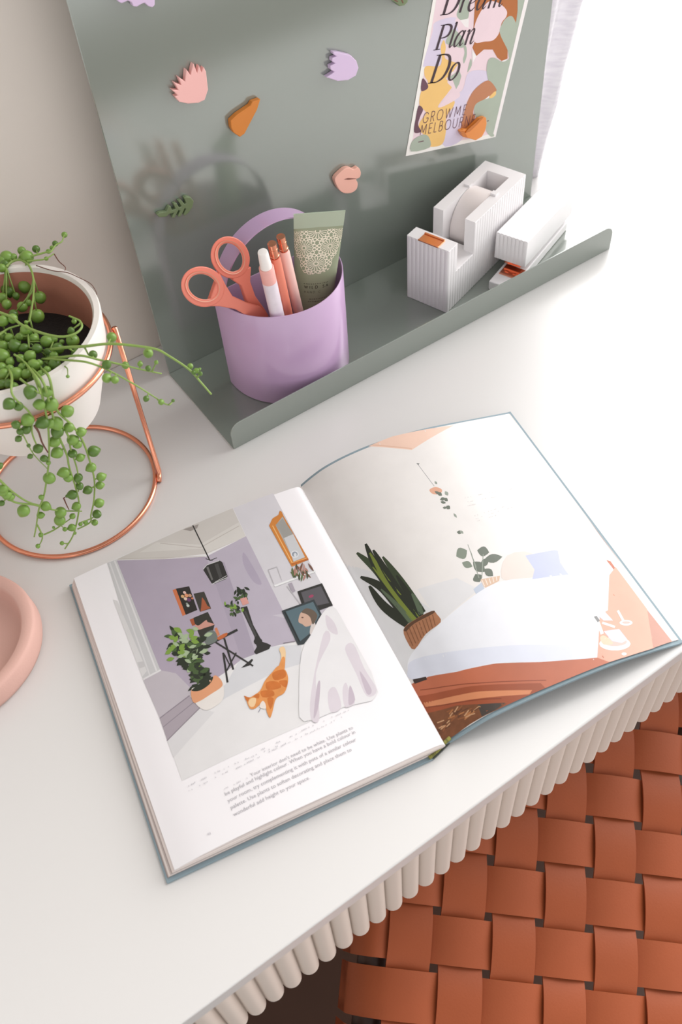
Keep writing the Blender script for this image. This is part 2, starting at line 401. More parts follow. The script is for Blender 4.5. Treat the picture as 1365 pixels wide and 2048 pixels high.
# ------------------------------------------------------------------ letter strokes
def ribbon(pts, ws, n=7, closed=False):
    P = [Vector((a, b, w)) for (a, b), w in zip(pts, ws)]
    if len(P) > 2 or closed: P = crom(P, n, closed)
    Lf, Rt = [], []
    N_ = len(P)
    for i, p in enumerate(P):
        a = P[(i - 1) % N_] if (closed or i) else p
        b = P[(i + 1) % N_] if (closed or i < N_ - 1) else p
        d = Vector((b.x - a.x, b.y - a.y)); d = d.normalized() if d.length > 1e-9 else Vector((1, 0))
        n_ = Vector((-d.y, d.x)); w = max(p.z, .01) / 2
        Lf.append((p.x + n_.x * w, p.y + n_.y * w)); Rt.append((p.x - n_.x * w, p.y - n_.y * w))
    quads = []
    for i in range(N_ if closed else N_ - 1):
        j = (i + 1) % N_
        quads.append([Lf[i], Lf[j], Rt[j], Rt[i]])
    return quads
G = {
 'D': (0.90, [([(.17, .0), (.17, 1)], [.125, .125], 0), ([(0, .015), (.36, .015)], [.03, .03], 0), ([(.0, .985), (.36, .985)], [.03, .03], 0),
       ([(.17, .98), (.42, .98), (.68, .86), (.79, .52), (.68, .17), (.42, .02), (.17, .02)], [.03, .045, .10, .135, .10, .045, .03], 0)]),
 'P': (0.76, [([(.17, .0), (.17, 1)], [.125, .125], 0), ([(0, .015), (.36, .015)], [.03, .03], 0), ([(.0, .985), (.36, .985)], [.03, .03], 0),
       ([(.17, .98), (.42, .98), (.62, .89), (.67, .73), (.60, .55), (.40, .47), (.2, .47)], [.03, .05, .11, .13, .10, .045, .03], 0)]),
 'r': (0.46, [([(.13, 0), (.13, .62)], [.11, .10], 0), ([(.02, .55), (.13, .63)], [.03, .05], 0), ([(.15, .38), (.24, .55), (.34, .63), (.41, .60)], [.03, .045, .07, .11], 0)]),
 'e': (0.47, [([(.07, .29), (.24, .32), (.37, .42), (.38, .55), (.29, .62), (.17, .56), (.08, .38), (.07, .18), (.15, .04), (.28, .02), (.41, .13)], [.025, .03, .05, .07, .05, .07, .10, .11, .09, .05, .03], 0)]),
 'a': (0.60, [([(.43, .50), (.36, .61), (.24, .60), (.10, .44), (.05, .20), (.11, .03), (.22, .04), (.34, .20), (.43, .46)], [.04, .05, .06, .10, .11, .08, .04, .035, .03], 0), ([(.475, .63), (.41, .3), (.40, .08), (.46, .02), (.56, .12)], [.10, .10, .09, .05, .025], 0)]),
 'm': (0.94, [([(.02, .55), (.12, .63)], [.03, .05], 0), ([(.13, 0), (.13, .62)], [.105, .10], 0), ([(.15, .36), (.25, .55), (.36, .63), (.42, .54), (.42, .3), (.42, 0)], [.025, .04, .07, .10, .105, .105], 0), ([(.44, .36), (.54, .55), (.65, .63), (.71, .54), (.70, .28), (.70, .07), (.77, .02), (.87, .12)], [.025, .04, .07, .10, .105, .09, .05, .025], 0)]),
 'n': (0.64, [([(.02, .55), (.12, .63)], [.03, .05], 0), ([(.13, 0), (.13, .62)], [.105, .10], 0), ([(.15, .36), (.25, .55), (.36, .63), (.42, .54), (.41, .28), (.41, .07), (.48, .02), (.58, .12)], [.025, .04, .07, .10, .105, .09, .05, .025], 0)]),
 'l': (0.30, [([(.04, .97), (.13, 1.03)], [.03, .05], 0), ([(.13, 1.02), (.12, .3), (.12, .08), (.17, .02), (.27, .11)], [.105, .105, .09, .05, .025], 0)]),
 'o': (0.53, [([(.25, .62), (.10, .5), (.06, .28), (.12, .07), (.25, .01), (.40, .13), (.45, .35), (.39, .55)], [.05, .09, .115, .09, .05, .09, .115, .09], 1)]),
}
def serif_text(s, slant=0.20):
    out = []; x = 0
    for c in s:
        w, st = G[c]
        for pts, ws, cl in st:
            for q in ribbon(pts, ws, 7, bool(cl)):
                out.append([(x + a + slant * b, b) for a, b in q])
        x += w
    return out, x
S_ = {  # thin monoline capitals, unit cap height
 'G': (.86, [[(.76, .80), (.62, .96), (.42, 1), (.18, .88), (.06, .5), (.18, .12), (.42, 0), (.64, .06), (.78, .22), (.78, .44), (.52, .44)]]),
 'R': (.66, [[(.1, 0), (.1, 1)], [(.1, 1), (.34, 1), (.52, .9), (.54, .73), (.46, .56), (.28, .5), (.1, .5)], [(.3, .5), (.58, 0)]]),
 'O': (.98, [[(.48, 1), (.2, .9), (.06, .5), (.2, .1), (.48, 0), (.76, .1), (.9, .5), (.76, .9), (.48, 1)]]),
 'W': (1.16, [[(.04, 1), (.32, 0)], [(.32, 0), (.56, .95)], [(.56, .95), (.82, 0)], [(.82, 0), (1.08, 1)]]),
 'M': (.98, [[(.08, 0), (.14, 1)], [(.14, 1), (.47, .2)], [(.47, .2), (.80, 1)], [(.80, 1), (.88, 0)]]),
 'E': (.60, [[(.1, 0), (.1, 1)], [(.1, 1), (.5, 1)], [(.1, .52), (.46, .52)], [(.1, 0), (.5, 0)]]),
 'L': (.54, [[(.1, 1), (.1, 0)], [(.1, 0), (.46, 0)]]),
 'B': (.68, [[(.1, 0), (.1, 1)], [(.1, 1), (.36, 1), (.5, .88), (.46, .6), (.32, .53), (.1, .53)], [(.32, .53), (.54, .44), (.58, .2), (.42, 0), (.1, 0)]]),
 'U': (.80, [[(.1, 1), (.1, .35), (.2, .08), (.4, 0), (.6, .08), (.7, .35), (.7, 1)]]),
 'N': (.84, [[(.1, 0), (.1, 1)], [(.1, 1), (.72, 0)], [(.72, 0), (.72, 1)]]),
 'I': (.24, [[(.12, 0), (.12, 1)]]),
 'D': (.82, [[(.1, 0), (.1, 1)], [(.1, 1), (.35, 1), (.62, .84), (.72, .5), (.62, .16), (.35, 0), (.1, 0)]]),
 'S': (.60, [[(.48, .84), (.36, .98), (.2, .97), (.1, .78), (.2, .6), (.4, .45), (.5, .24), (.4, .03), (.2, .01), (.08, .17)]]),
 'A': (.78, [[(.04, 0), (.38, 1)], [(.38, 1), (.72, 0)], [(.17, .36), (.59, .36)]]),
 'H': (.80, [[(.1, 0), (.1, 1)], [(.68, 0), (.68, 1)], [(.1, .52), (.68, .52)]]),
 'C': (.80, [[(.74, .82), (.6, .97), (.42, 1), (.18, .88), (.06, .5), (.18, .12), (.42, 0), (.6, .03), (.74, .18)]]),
 ' ': (.5, []), '-': (.5, [[(.05, .45), (.4, .45)]]),
}
def sans_text(s, w=.07, gap=.16):
    out = []; x = 0
    for c in s:
        wd_, st = S_[c]
        for pts in st:
            for q in ribbon(pts, [w] * len(pts), 5): out.append([(x + a, b) for a, b in q])
        x += wd_ + gap
    return out, x - gap

class Art:
    """flat printed shapes laid in thin layers on a surface given by mp(a, b, eps)"""
    def __init__(s, mp, toab, cuts=None, vcuts=(), step=1.2e-5, eps0=2e-5):
        s.mp, s.toab, s.cuts, s.vcuts, s.step, s.e = mp, toab, cuts, vcuts, step, eps0
        s.bm = bmesh.new(); s.mats = []; s.lay = 0
    def mi(s, m):
        if m not in s.mats: s.mats.append(m)
        return s.mats.index(m)
    def polyab(s, pts, m, layer=None):
        if layer is None: s.lay += 1; layer = s.lay
        b = bmesh.new()
        try: b.faces.new([b.verts.new((x, y, 0)) for x, y in pts])
        except Exception: b.free(); return
        if s.cuts:
            xs = [p[0] for p in pts]; lo, hi = min(xs), max(xs)
            for c in s.cuts:
                if lo < c < hi:
                    bmesh.ops.bisect_plane(b, geom=b.verts[:] + b.edges[:] + b.faces[:], plane_co=(c, 0, 0), plane_no=(1, 0, 0))
            ys = [p[1] for p in pts]; lo, hi = min(ys), max(ys)
            for c in s.vcuts:
                if lo < c < hi:
                    bmesh.ops.bisect_plane(b, geom=b.verts[:] + b.edges[:] + b.faces[:], plane_co=(0, c, 0), plane_no=(0, 1, 0))
        bmesh.ops.triangulate(b, faces=b.faces[:])
        e = s.e + layer * s.step; k = s.mi(m)
        mpv = {v: s.bm.verts.new(s.mp(v.co.x, v.co.y, e)) for v in b.verts}
        for f in b.faces:
            nf = s.bm.faces.new([mpv[v] for v in f.verts]); nf.material_index = k
        b.free()
    def poly(s, px, m, layer=None):
        s.polyab([s.toab(p) for p in px], m, layer)
    def group(s, pls, m):
        s.lay += 1
        for p in pls: s.poly(p, m, s.lay)
    def groupab(s, pls, m):
        s.lay += 1
        for p in pls: s.polyab(p, m, s.lay)
    def done(s, name, parent):
        o = obj(name, s.bm, s.mats, parent, recalc=False, smooth=bool(s.cuts))
        return o
def line(p, q, w):
    d = Vector((q[0] - p[0], q[1] - p[1])); n_ = Vector((-d.y, d.x)).normalized() * w / 2
    return [(p[0] + n_.x, p[1] + n_.y), (q[0] + n_.x, q[1] + n_.y), (q[0] - n_.x, q[1] - n_.y), (p[0] - n_.x, p[1] - n_.y)]
def ell(c, a, b, rot=0, n=14):
    r = math.radians(rot); return [(c[0] + a * math.cos(t) * math.cos(r) - b * math.sin(t) * math.sin(r), c[1] + a * math.cos(t) * math.sin(r) + b * math.sin(t) * math.cos(r)) for t in [2 * PI * k / n for k in range(n)]]
def leaf(c, l, w, rot, n=6):
    up = [(-l + 2 * l * k / n, w * math.sin(PI * k / n)) for k in range(n + 1)]
    lo = [(x_, -y_) for x_, y_ in up[1:-1]][::-1]
    r = math.radians(rot)
    return [(c[0] + x_ * math.cos(r) - y_ * math.sin(r), c[1] + x_ * math.sin(r) + y_ * math.cos(r)) for x_, y_ in up + lo]

# ------------------------------------------------------------------ printed card on the board
CYF = PY_ - 0.0006
card = thing('printed_card', 'white-bordered art card of abstract leaf shapes lettered Dream Plan Do on the board', 'card', ony((905, 200), CYF))
pz = lambda p: zc(800, 0, 270 / 1365, p)
cb = [(62, 1583), (968, 1387), (1300, -20), (1340, -190), (375, -190), (335, 0)]
bl_, br_, tr_, tl_ = (ony(q, CYF) for q in ((812, 312.5), (991.5, 274), (1056.5, -4), (866.5, 0)))
upv = (tl_ - bl_); upv *= 1.17
upr = (tr_ - br_); upr *= upv.length / upr.length
bm = bmesh.new(); prism(bm, [bl_, br_, br_ + upr, bl_ + upv], Vector((0, 0.0004, 0)))
obj('sheet', bm, mat('white card stock', (240, 236, 230), 0.45, var=0.01), card)
art = Art(lambda a, b, e: Vector((a, CYF - e, b)), lambda p: (lambda v: (v.x, v.z))(ony(p, CYF)))
c_pink, c_lil, c_yel, c_sage, c_rust, c_plum, c_rust2, c_wht = ink((232, 208, 214)), ink((214, 203, 222)), ink((236, 192, 118)), ink((168, 178, 162)), ink((176, 104, 52)), ink((104, 70, 84)), ink((186, 124, 88)), ink((236, 230, 228))
art.poly(pz([(110, 1530), (970, 1345), (1290, -60), (380, -60)]), c_pink)
art.poly(pz(cr2([(360, 225), (560, 175), (600, 300), (470, 420), (440, 640), (265, 670), (240, 640), (330, 330)], 4)), c_lil)
art.poly(pz([(560, 200), (700, 60), (760, 60), (730, 430), (760, 560), (700, 640), (690, 440), (640, 400), (600, 330)]), c_pink)
art.poly(pz(cr2([(590, -60), (690, -60), (700, 150), (660, 205), (610, 200), (575, 150), (600, 60)], 4)), c_sage)
art.poly(pz([(610, 205), (700, 185), (695, 280), (660, 270)]), c_wht)
art.poly(pz(cr2([(545, 290), (580, 320), (650, 400), (640, 480), (560, 470), (470, 440), (480, 380)], 4)), c_sage)
art.poly(pz(cr2([(640, 450), (672, 470), (678, 560), (650, 640), (640, 600), (655, 530)], 4)), c_sage)
art.poly(pz(cr2([(720, 590), (728, 660), (685, 730), (700, 650)], 4)), c_sage)
art.poly(pz(cr2([(880, 720), (700, 730), (640, 900), (560, 1000), (430, 1455), (620, 1420), (640, 1250), (700, 960), (880, 830)], 4)), c_lil)
art.poly(pz(cr2([(445, 405), (465, 480), (460, 590), (580, 640), (560, 690), (510, 760), (470, 800), (540, 850), (500, 920), (400, 1050), (400, 1085), (545, 1020), (540, 1080), (470, 1180), (470, 1300), (430, 1455), (300, 1480), (290, 1400), (200, 1320), (200, 1240), (265, 1140), (200, 1060), (215, 930), (285, 840), (250, 760), (265, 670), (395, 670), (425, 600), (415, 480)], 5)), c_yel)
art.poly(pz(cr2([(530, 800), (610, 950), (560, 1010), (430, 1080), (390, 1075), (450, 1000), (530, 900), (480, 830)], 4)), c_pink)
art.poly(pz([(598, 697), (622, 770), (600, 850), (570, 900), (535, 810), (500, 780), (560, 740)]), c_sage)
art.poly(pz([(512, 748), (535, 720), (545, 740)]), c_wht)
art.poly(pz(cr2([(235, 790), (285, 860), (275, 900), (220, 920), (215, 860)], 4)), c_plum)
art.poly(pz(cr2([(190, 1070), (235, 1105), (205, 1180), (185, 1260), (215, 1330), (145, 1335), (160, 1200)], 4)), c_plum)
art.poly(pz([(765, -60), (1190, -60), (1190, 110), (1172, 240), (1120, 170), (1080, 190), (1030, 330), (1090, 480), (1090, 590), (1030, 615), (985, 580), (940, 500), (850, 500), (775, 565), (735, 480), (760, 420), (745, 300)]), c_rust)
art.poly(pz(cr2([(870, 40), (940, 10), (1030, 50), (1082, 110), (1075, 170), (1030, 230), (1000, 340), (940, 408), (850, 420), (765, 430), (745, 330), (780, 190)], 4)), c_pink)
art.poly(pz(cr2([(1080, 180), (1120, 160), (1150, 180), (1185, 262), (1200, 330), (1118, 600), (1088, 500), (1010, 330), (1040, 230)], 4)), c_sage)
art.poly(pz([(1192, -60), (1300, -60), (1196, 390), (1174, 240), (1192, 110)]), c_sage)
art.poly(pz([(730, 500), (775, 565), (735, 640)]), c_wht)
art.poly(pz([(1030, 615), (1090, 595), (1080, 625), (1050, 630)]), c_wht)
art.poly(pz(cr2([(900, 600), (960, 585), (1040, 625), (1130, 600), (1080, 830), (970, 1340), (890, 1350), (850, 1250), (770, 1180), (750, 1120), (770, 1040), (860, 1000), (960, 930), (960, 870), (900, 820), (878, 700)], 4)), c_sage)
art.poly(pz(cr2([(890, 812), (970, 890), (965, 930), (860, 1000), (770, 1050), (740, 1140), (760, 1180), (700, 1290), (620, 1305), (640, 1180), (680, 1040), (760, 900)], 4)), c_rust2)
art.poly(pz(cr2([(965, 920), (970, 955), (930, 990), (905, 980)], 3)), c_yel)
art.poly(pz([(860, 1003), (905, 965), (900, 990)]), c_wht)
art.poly(pz(cr2([(195, 1375), (260, 1360), (300, 1400), (300, 1490), (115, 1530), (125, 1430)], 3)), c_sage)
c_txt = ink((62, 44, 52)); c_txt2 = ink((112, 78, 86))
def place(polys, wid, p0, p1, capw, m, slant=0):
    a = ony(p0, CYF); b = ony(p1, CYF); d = Vector((b.x - a.x, b.z - a.z)); s = d.length / wid; d.normalize(); n_ = Vector((-d.y, d.x))
    art.groupab([[(a.x + d.x * x_ * s + n_.x * y_ * s * capw, a.z + d.y * x_ * s + n_.y * y_ * s * capw) for x_, y_ in q] for q in polys], m)
art.group([pz([(1276, -60), (1313, -60), (967, 1386), (945, 1350)])], c_wht)
pl, w = serif_text('Dream'); place(pl, w, (880.5, 31), (1006, 12.5), 1.0, c_txt)
pl, w = serif_text('Plan'); place(pl, w, (867, 101), (948, 87), 1.0, c_txt)
pl, w = serif_text('Do'); place(pl, w, (855.5, 167.5), (914, 158.5), 1.0, c_txt)
pl, w = sans_text('GROWME', .075, .26); place(pl, w, (844.5, 246.5), (932, 228.5), 1.15, c_txt2)
pl, w = sans_text('MELBOURNE', .075, .22); place(pl, w, (839.5, 270), (949, 247.5), 1.15, c_txt2)
art.group([line((836.5, 284), (847.5, 281.5), 1.8), line((958, 242.5), (964, 241), 1.5), line((974, 242), (978, 241), 1.5)], c_txt2)
art.done('printed_artwork', card)
za = lambda p: pz(p)
magnet('amber_leaf_magnet', za([(876, 1190), (882, 1250), (866, 1325), (833, 1385), (770, 1420), (735, 1410), (690, 1396), (640, 1384), (612, 1330), (650, 1312), (700, 1310), (760, 1250), (810, 1200), (850, 1188)]), M_mamb, 'amber orange leaf magnet pinning the lower corner of the printed card', y=CYF - 2e-4, th=0.0045,
       extra=[('dark_half', za([(665, 1345), (690, 1310), (760, 1250), (810, 1202), (848, 1190), (790, 1255), (710, 1330)]), M_mamb2, 0.0012), ('leaf_tip', za([(640, 1384), (616, 1335), (650, 1325), (690, 1396)]), M_mamb2, 0.0010)])

# ------------------------------------------------------------------ curtain
bm = bmesh.new(); rows = []
for i in range(41):
    z = 0.0 + 1.6 * i / 40
    row = []
    xr = 0.7225 + 0.235 * min(z, .35) + 0.05 * max(0, z - .35)
    for j in range(49):
        t = j / 48; x_ = 0.55 + (xr - 0.55) * t
        y_ = WY - 0.0135 + 0.006 * math.sin(t * 38 + 1.5 * math.sin(z * 6)) + 0.0015 * math.sin(z * 60 + t * 20)
        row.append(bm.verts.new((x_, y_, z)))
    rows.append(row)
for i in range(40):
    for j in range(48): bm.faces.new((rows[i][j], rows[i][j + 1], rows[i + 1][j + 1], rows[i + 1][j]))
M_cur = bpy.data.materials.new('sheer linen curtain'); M_cur.use_nodes = True
cn = M_cur.node_tree; cn.nodes.clear()
co = cn.nodes.new('ShaderNodeOutputMaterial'); cd = cn.nodes.new('ShaderNodeBsdfDiffuse'); ct = cn.nodes.new('ShaderNodeBsdfTranslucent')
cx = cn.nodes.new('ShaderNodeMixShader'); cx.inputs[0].default_value = 0.2
ctc = cn.nodes.new('ShaderNodeTexCoord'); cmp_ = cn.nodes.new('ShaderNodeMapping'); cmp_.inputs['Scale'].default_value = (60, 60, 320)
cno = cn.nodes.new('ShaderNodeTexNoise'); cno.inputs['Scale'].default_value = 1.0; cno.inputs['Detail'].default_value = 4
crp = cn.nodes.new('ShaderNodeValToRGB'); crp.color_ramp.elements[0].color = (.80, .77, .82, 1); crp.color_ramp.elements[0].position = .3
crp.color_ramp.elements[1].color = (.9, .88, .91, 1); crp.color_ramp.elements[1].position = .62
cn.links.new(ctc.outputs['Object'], cmp_.inputs[0]); cn.links.new(cmp_.outputs[0], cno.inputs['Vector']); cn.links.new(cno.outputs['Fac'], crp.inputs[0])
cn.links.new(crp.outputs[0], cd.inputs[0]); cn.links.new(crp.outputs[0], ct.inputs[0])
cn.links.new(cd.outputs[0], cx.inputs[1]); cn.links.new(ct.outputs[0], cx.inputs[2]); cn.links.new(cx.outputs[0], co.inputs[0])
cu = obj('curtain', bm, M_cur, smooth=True)
sm = cu.modifiers.new('thick', 'SOLIDIFY'); sm.thickness = 0.0006
tag(cu, 'sheer white linen curtain hanging by the window behind the sage board', 'curtain')

# ------------------------------------------------------------------ open book
BL = Vector((-0.0162, 0.2425, 0)); SP2 = Vector((0.1961, 0.2092, 0)); BH = 0.2625
aL, aR = math.radians(-10.34), math.radians(-11.89)
class Half:
    def __init__(s, o, ang, bot, top):
        s.o = o; s.x = Vector((math.cos(ang), math.sin(ang), 0)); s.y = Vector((-math.sin(ang), math.cos(ang), 0))
        s.bot, s.top = [[(v.x, v.y) for v in crom([Vector((a, b, 0)) for a, b in P], 5)] for P in (bot, top)]
        s.sb, s.st = [sorted(P) for P in (s.bot, s.top)]
    @staticmethod
    def ip(P, q):
        if q <= P[0][0]: return P[0][1]
        for (a, za_), (b, zb) in zip(P, P[1:]):
            if q <= b: return za_ + (zb - za_) * (q - a) / max(1e-9, b - a)
        return P[-1][1]
    def z(s, q, v):
        t = v / BH
        return s.ip(s.sb, q) * (1 - t) + s.ip(s.st, q) * t
    def prof(s, v):
        t = v / BH
        return [(q, s.z(q, v)) for q in (a[0] * (1 - t) + b[0] * t for a, b in zip(s.bot, s.top))]
    def at(s, q, v, e=0): return s.o + s.x * q + s.y * v + Vector((0, 0, s.z(q, v) + e))
    def px(s, p):
        z = 0.015
        for _ in range(12):
            d = onz(p, z) - s.o; q, v = d.dot(s.x), d.dot(s.y); z = 0.5 * z + 0.5 * s.z(q, max(0, min(BH, v)))
        return q, v
LH = Half(BL, aL, [(.008, .0098), (.03, .0142), (.0745, .0172), (.12, .0168), (.16, .0156), (.195, .0148), (.2045, .0132), (.2078, .008)],
          [(.006, .0115), (.035, .0148), (.075, .018), (.113, .0198), (.16, .0202), (.19, .0195), (.2040, .0178), (.2085, .011)])
RH = Half(SP2, aR, [(-.0062, .0042), (.004, .0075), (.015, .0125), (.034, .0183), (.0745, .0204), (.127, .0182), (.165, .0108), (.189, .0042)],
          [(-.0124, .0100), (-.001, .0170), (.012, .0228), (.0335, .0275), (.0617, .0292), (.1046, .0256), (.15, .0160), (.189, .0075)])
INK = 0.90                       # printed paper is a little greyer than the card stock
book = thing('open_book', 'open hardcover interiors book with photographs on both pages', 'book', (0.18, 0.33, 0))
IN = 0.003
# covers
bm = bmesh.new()
hexa(bm, [BL + LH.x * a + LH.y * b + Vector((0, 0, z)) for z in (.0001, .0022) for a, b in ((0, 0), (.1975, 0), (.2005, BH), (.0, BH))])
bevel(obj('front_cover', bm, M_cover, book), 0.0006, 2)
def slab(half, v0, v1, top, bot, name, m, parent, nv=26, s1=None):
    bm = bmesh.new(); rt, rb = [], []
    for j in range(nv + 1):
        v = v0 + (v1 - v0) * j / nv; P = half.prof(v)
        if s1: P = P + [(s1, P[-1][1] - .0003)]
        rt.append([bm.verts.new(half.o + half.x * q + half.y * v + Vector((0, 0, z + top))) for q, z in P])
        rb.append([bm.verts.new(half.o + half.x * q + half.y * v + Vector((0, 0, z + bot))) for q, z in P])
    for rr in (rt, rb):
        for j in range(nv):
            for k in range(len(rr[0]) - 1): bm.faces.new((rr[j][k], rr[j][k + 1], rr[j + 1][k + 1], rr[j + 1][k]))
    n = len(rt[0])
    for k in range(n - 1):
        bm.faces.new((rt[0][k], rb[0][k], rb[0][k + 1], rt[0][k + 1])); bm.faces.new((rt[nv][k], rb[nv][k], rb[nv][k + 1], rt[nv][k + 1]))
    for j in range(nv):
        bm.faces.new((rt[j][0], rt[j + 1][0], rb[j + 1][0], rb[j][0])); bm.faces.new((rt[j][-1], rt[j + 1][-1], rb[j + 1][-1], rb[j][-1]))
    return obj(name, bm, m, parent, autosm=30)
slab(RH, 0, BH, -.0012, -.0034, 'back_cover', M_cover, book, s1=.1925)
slab(RH, IN, BH - IN, -.0003, -.0012, 'right_page_block', M_edge, book, s1=.1902)
# thick left page block with a slanting fore-edge
bm = bmesh.new(); rt, rb = [], []
nv = 26
for j in range(nv + 1):
    v = IN + (BH - 2 * IN) * j / nv; P = LH.prof(v); n = len(P)
    rt.append([bm.verts.new(LH.o + LH.x * q + LH.y * v + Vector((0, 0, z - .0007))) for q, z in P])
    rb.append([bm.verts.new(LH.o + LH.x * (.0016 + (.2005 - .0016) * k / (n - 1)) + LH.y * v + Vector((0, 0, .0023))) for k in range(n)])
for rr in (rt, rb):
    for j in range(nv):
        for k in range(n - 1): bm.faces.new((rr[j][k], rr[j][k + 1], rr[j + 1][k + 1], rr[j + 1][k]))
for k in range(n - 1):
    bm.faces.new((rt[0][k], rb[0][k], rb[0][k + 1], rt[0][k + 1])); bm.faces.new((rt[nv][k], rb[nv][k], rb[nv][k + 1], rt[nv][k + 1]))
for j in range(nv):
    bm.faces.new((rt[j][0], rt[j + 1][0], rb[j + 1][0], rb[j][0])); bm.faces.new((rt[j][-1], rt[j + 1][-1], rb[j + 1][-1], rb[j][-1]))
obj('left_page_block', bm, M_edge, book, autosm=30)
# spine and headband at the near end
sA = BL + LH.x * .1965; sB = SP2 - LH.x * .002
bm = bmesh.new()
dS = (sB - sA)
prof = [sA + Vector((0, 0, .0001)), sA + dS * .5 + Vector((0, 0, .0001)), sB + Vector((0, 0, .0012)), sB + Vector((0, 0, .0032)), sA + dS * .5 + Vector((0, 0, .0022)), sA + Vector((0, 0, .0022))]
prism(bm, [p + LH.y * 0.0 for p in prof], LH.y * BH)
obj('spine', bm, mat('dark spine lining', (62, 66, 60), 0.6, var=0.08), book)
bm = bmesh.new()
hp = crom([sA + Vector((0, 0, .0030)) - LH.x * .002, sA + dS * .3 + Vector((0, 0, .0048)), sA + dS * .7 + Vector((0, 0, .0062)), sB + Vector((0, 0, .0072)) + LH.x * .001], 6)
tube(bm, [p + LH.y * .0018 for p in hp], 0.0015, 8)
obj('headband', bm, stripe_mat('yellow green headband', (138, 136, 60), (92, 90, 42), 900, 'X'), book, smooth=True)
lpage = slab(LH, IN, BH - IN, 0, -.0006, 'left_page', M_page, book)
rpage = slab(RH, IN, BH - IN, 0, -.0003, 'right_page', M_page, book)

def page_art(half):
    return Art(lambda a, b, e: half.at(a, b, e), lambda p: half.px((p[0], p[1])), [k * .002 for k in range(-10, 108)], [k * .005 for k in range(54)], step=1.6e-6, eps0=1.2e-4)
AK = 660 / 1365
A = lambda p: zc(120, 960, AK, p)
L = page_art(LH)
L.poly(A([(196, 343), (882, 55), (1317, 878), (505, 1245)]), ink((232, 230, 230)))
L.poly(A([(745, 740), (870, 690), (1000, 680), (1000, 760), (900, 790), (690, 900), (600, 960), (445, 1082), (690, 840)]), ink((216, 216, 219)))
L.poly(A([(232, 330), (715, 117), (770, 235), (610, 305), (430, 328)]), ink((206, 200, 194)))
L.poly(A([(400, 258), (580, 268), (740, 175), (770, 235), (610, 300), (590, 285), (330, 300)]), ink((216, 211, 206)))
L.group([A(line((415, 262), (582, 280), 3)), A(line((582, 280), (742, 190), 3)), A(line((240, 328), (600, 318), 2))], ink((190, 182, 176)))
c_wl, c_wr = ink((178, 167, 182)), ink((188, 179, 192))
L.poly(A([(235, 333), (430, 328), (605, 318), (640, 420), (752, 742), (690, 792), (560, 880), (415, 985), (345, 830), (415, 785)]), c_wl)
L.poly(A([(605, 318), (772, 232), (945, 575), (985, 665), (870, 692), (752, 742), (640, 420)]), c_wr)
L.poly(A([(620, 360), (680, 340), (770, 600), (810, 720), (752, 742), (640, 420)]), ink((170, 160, 176)))
L.poly(A(cr2([(760, 300), (800, 360), (835, 430), (800, 420), (760, 350)], 4)), ink((176, 166, 182)))
L.poly(A([(717, 117), (882, 55), (1130, 520), (1000, 680), (968, 655), (940, 575), (770, 232)]), ink((214, 211, 215)))
L.poly(A([(880, 560), (1130, 520), (1060, 640), (985, 668), (945, 575)]), ink((200, 194, 203)))
# window and skirting
L.poly(A([(196, 343), (233, 330), (415, 785), (345, 828)]), ink((206, 204, 206)))
for a_, b_, w_, c_ in (((206, 342), (372, 808), 6, (222, 220, 221)), ((226, 334), (400, 790), 7, (228, 226, 227)), ((190, 480), (345, 825), 0, 0)):
    if w_: L.poly(A(line(a_, b_, w_)), ink(c_))
L.poly(A([(220, 495), (238, 500), (360, 790), (340, 815)]), ink((222, 220, 220)))
L.poly(A([(320, 755), (345, 750), (352, 772), (330, 780)]), ink((204, 202, 203)))
L.poly(A([(345, 830), (415, 787), (480, 800), (560, 880), (415, 990)]), ink((196, 188, 194)))
L.poly(A(line((343, 826), (418, 786), 7)), ink((230, 228, 229)))
L.poly(A([(412, 985), (535, 890), (580, 940), (445, 1080)]), ink((174, 164, 172)))
L.group([A(line((413, 986), (537, 892), 4)), A(line((428, 1022), (556, 918), 3)), A(line((443, 1079), (580, 942), 4))], ink((142, 132, 142)))
L.poly(A([(445, 1082), (580, 945), (640, 960), (470, 1150)]), ink((222, 220, 221)))
# pendant lamp
c_blk, c_blk2, c_gr = ink((50, 49, 48)), ink((74, 73, 72)), ink((150, 146, 146))
L.poly(A([(510, 205), (575, 183), (568, 200), (540, 212)]), ink((158, 150, 144)))
L.poly(A(line((550, 188), (620, 332), 5)), c_blk)
L.group([A(line((603, 326), (632, 334), 3)), A(line((620, 334), (650, 322), 3))], c_blk)
L.poly(A([(593, 372), (605, 352), (660, 333), (672, 340), (694, 398), (688, 410), (640, 430), (628, 428)]), c_blk)
L.poly(A([(640, 350), (655, 345), (672, 400), (660, 408)]), c_blk2)
L.poly(A([(606, 362), (614, 358), (634, 412), (628, 416)]), ink((110, 108, 106)))
L.group([A(line((593, 370), (608, 352), 3)), A(line((608, 352), (660, 334), 3)), A(line((628, 432), (692, 404), 3)), A(line((640, 424), (690, 396), 2))], ink((206, 204, 204)))
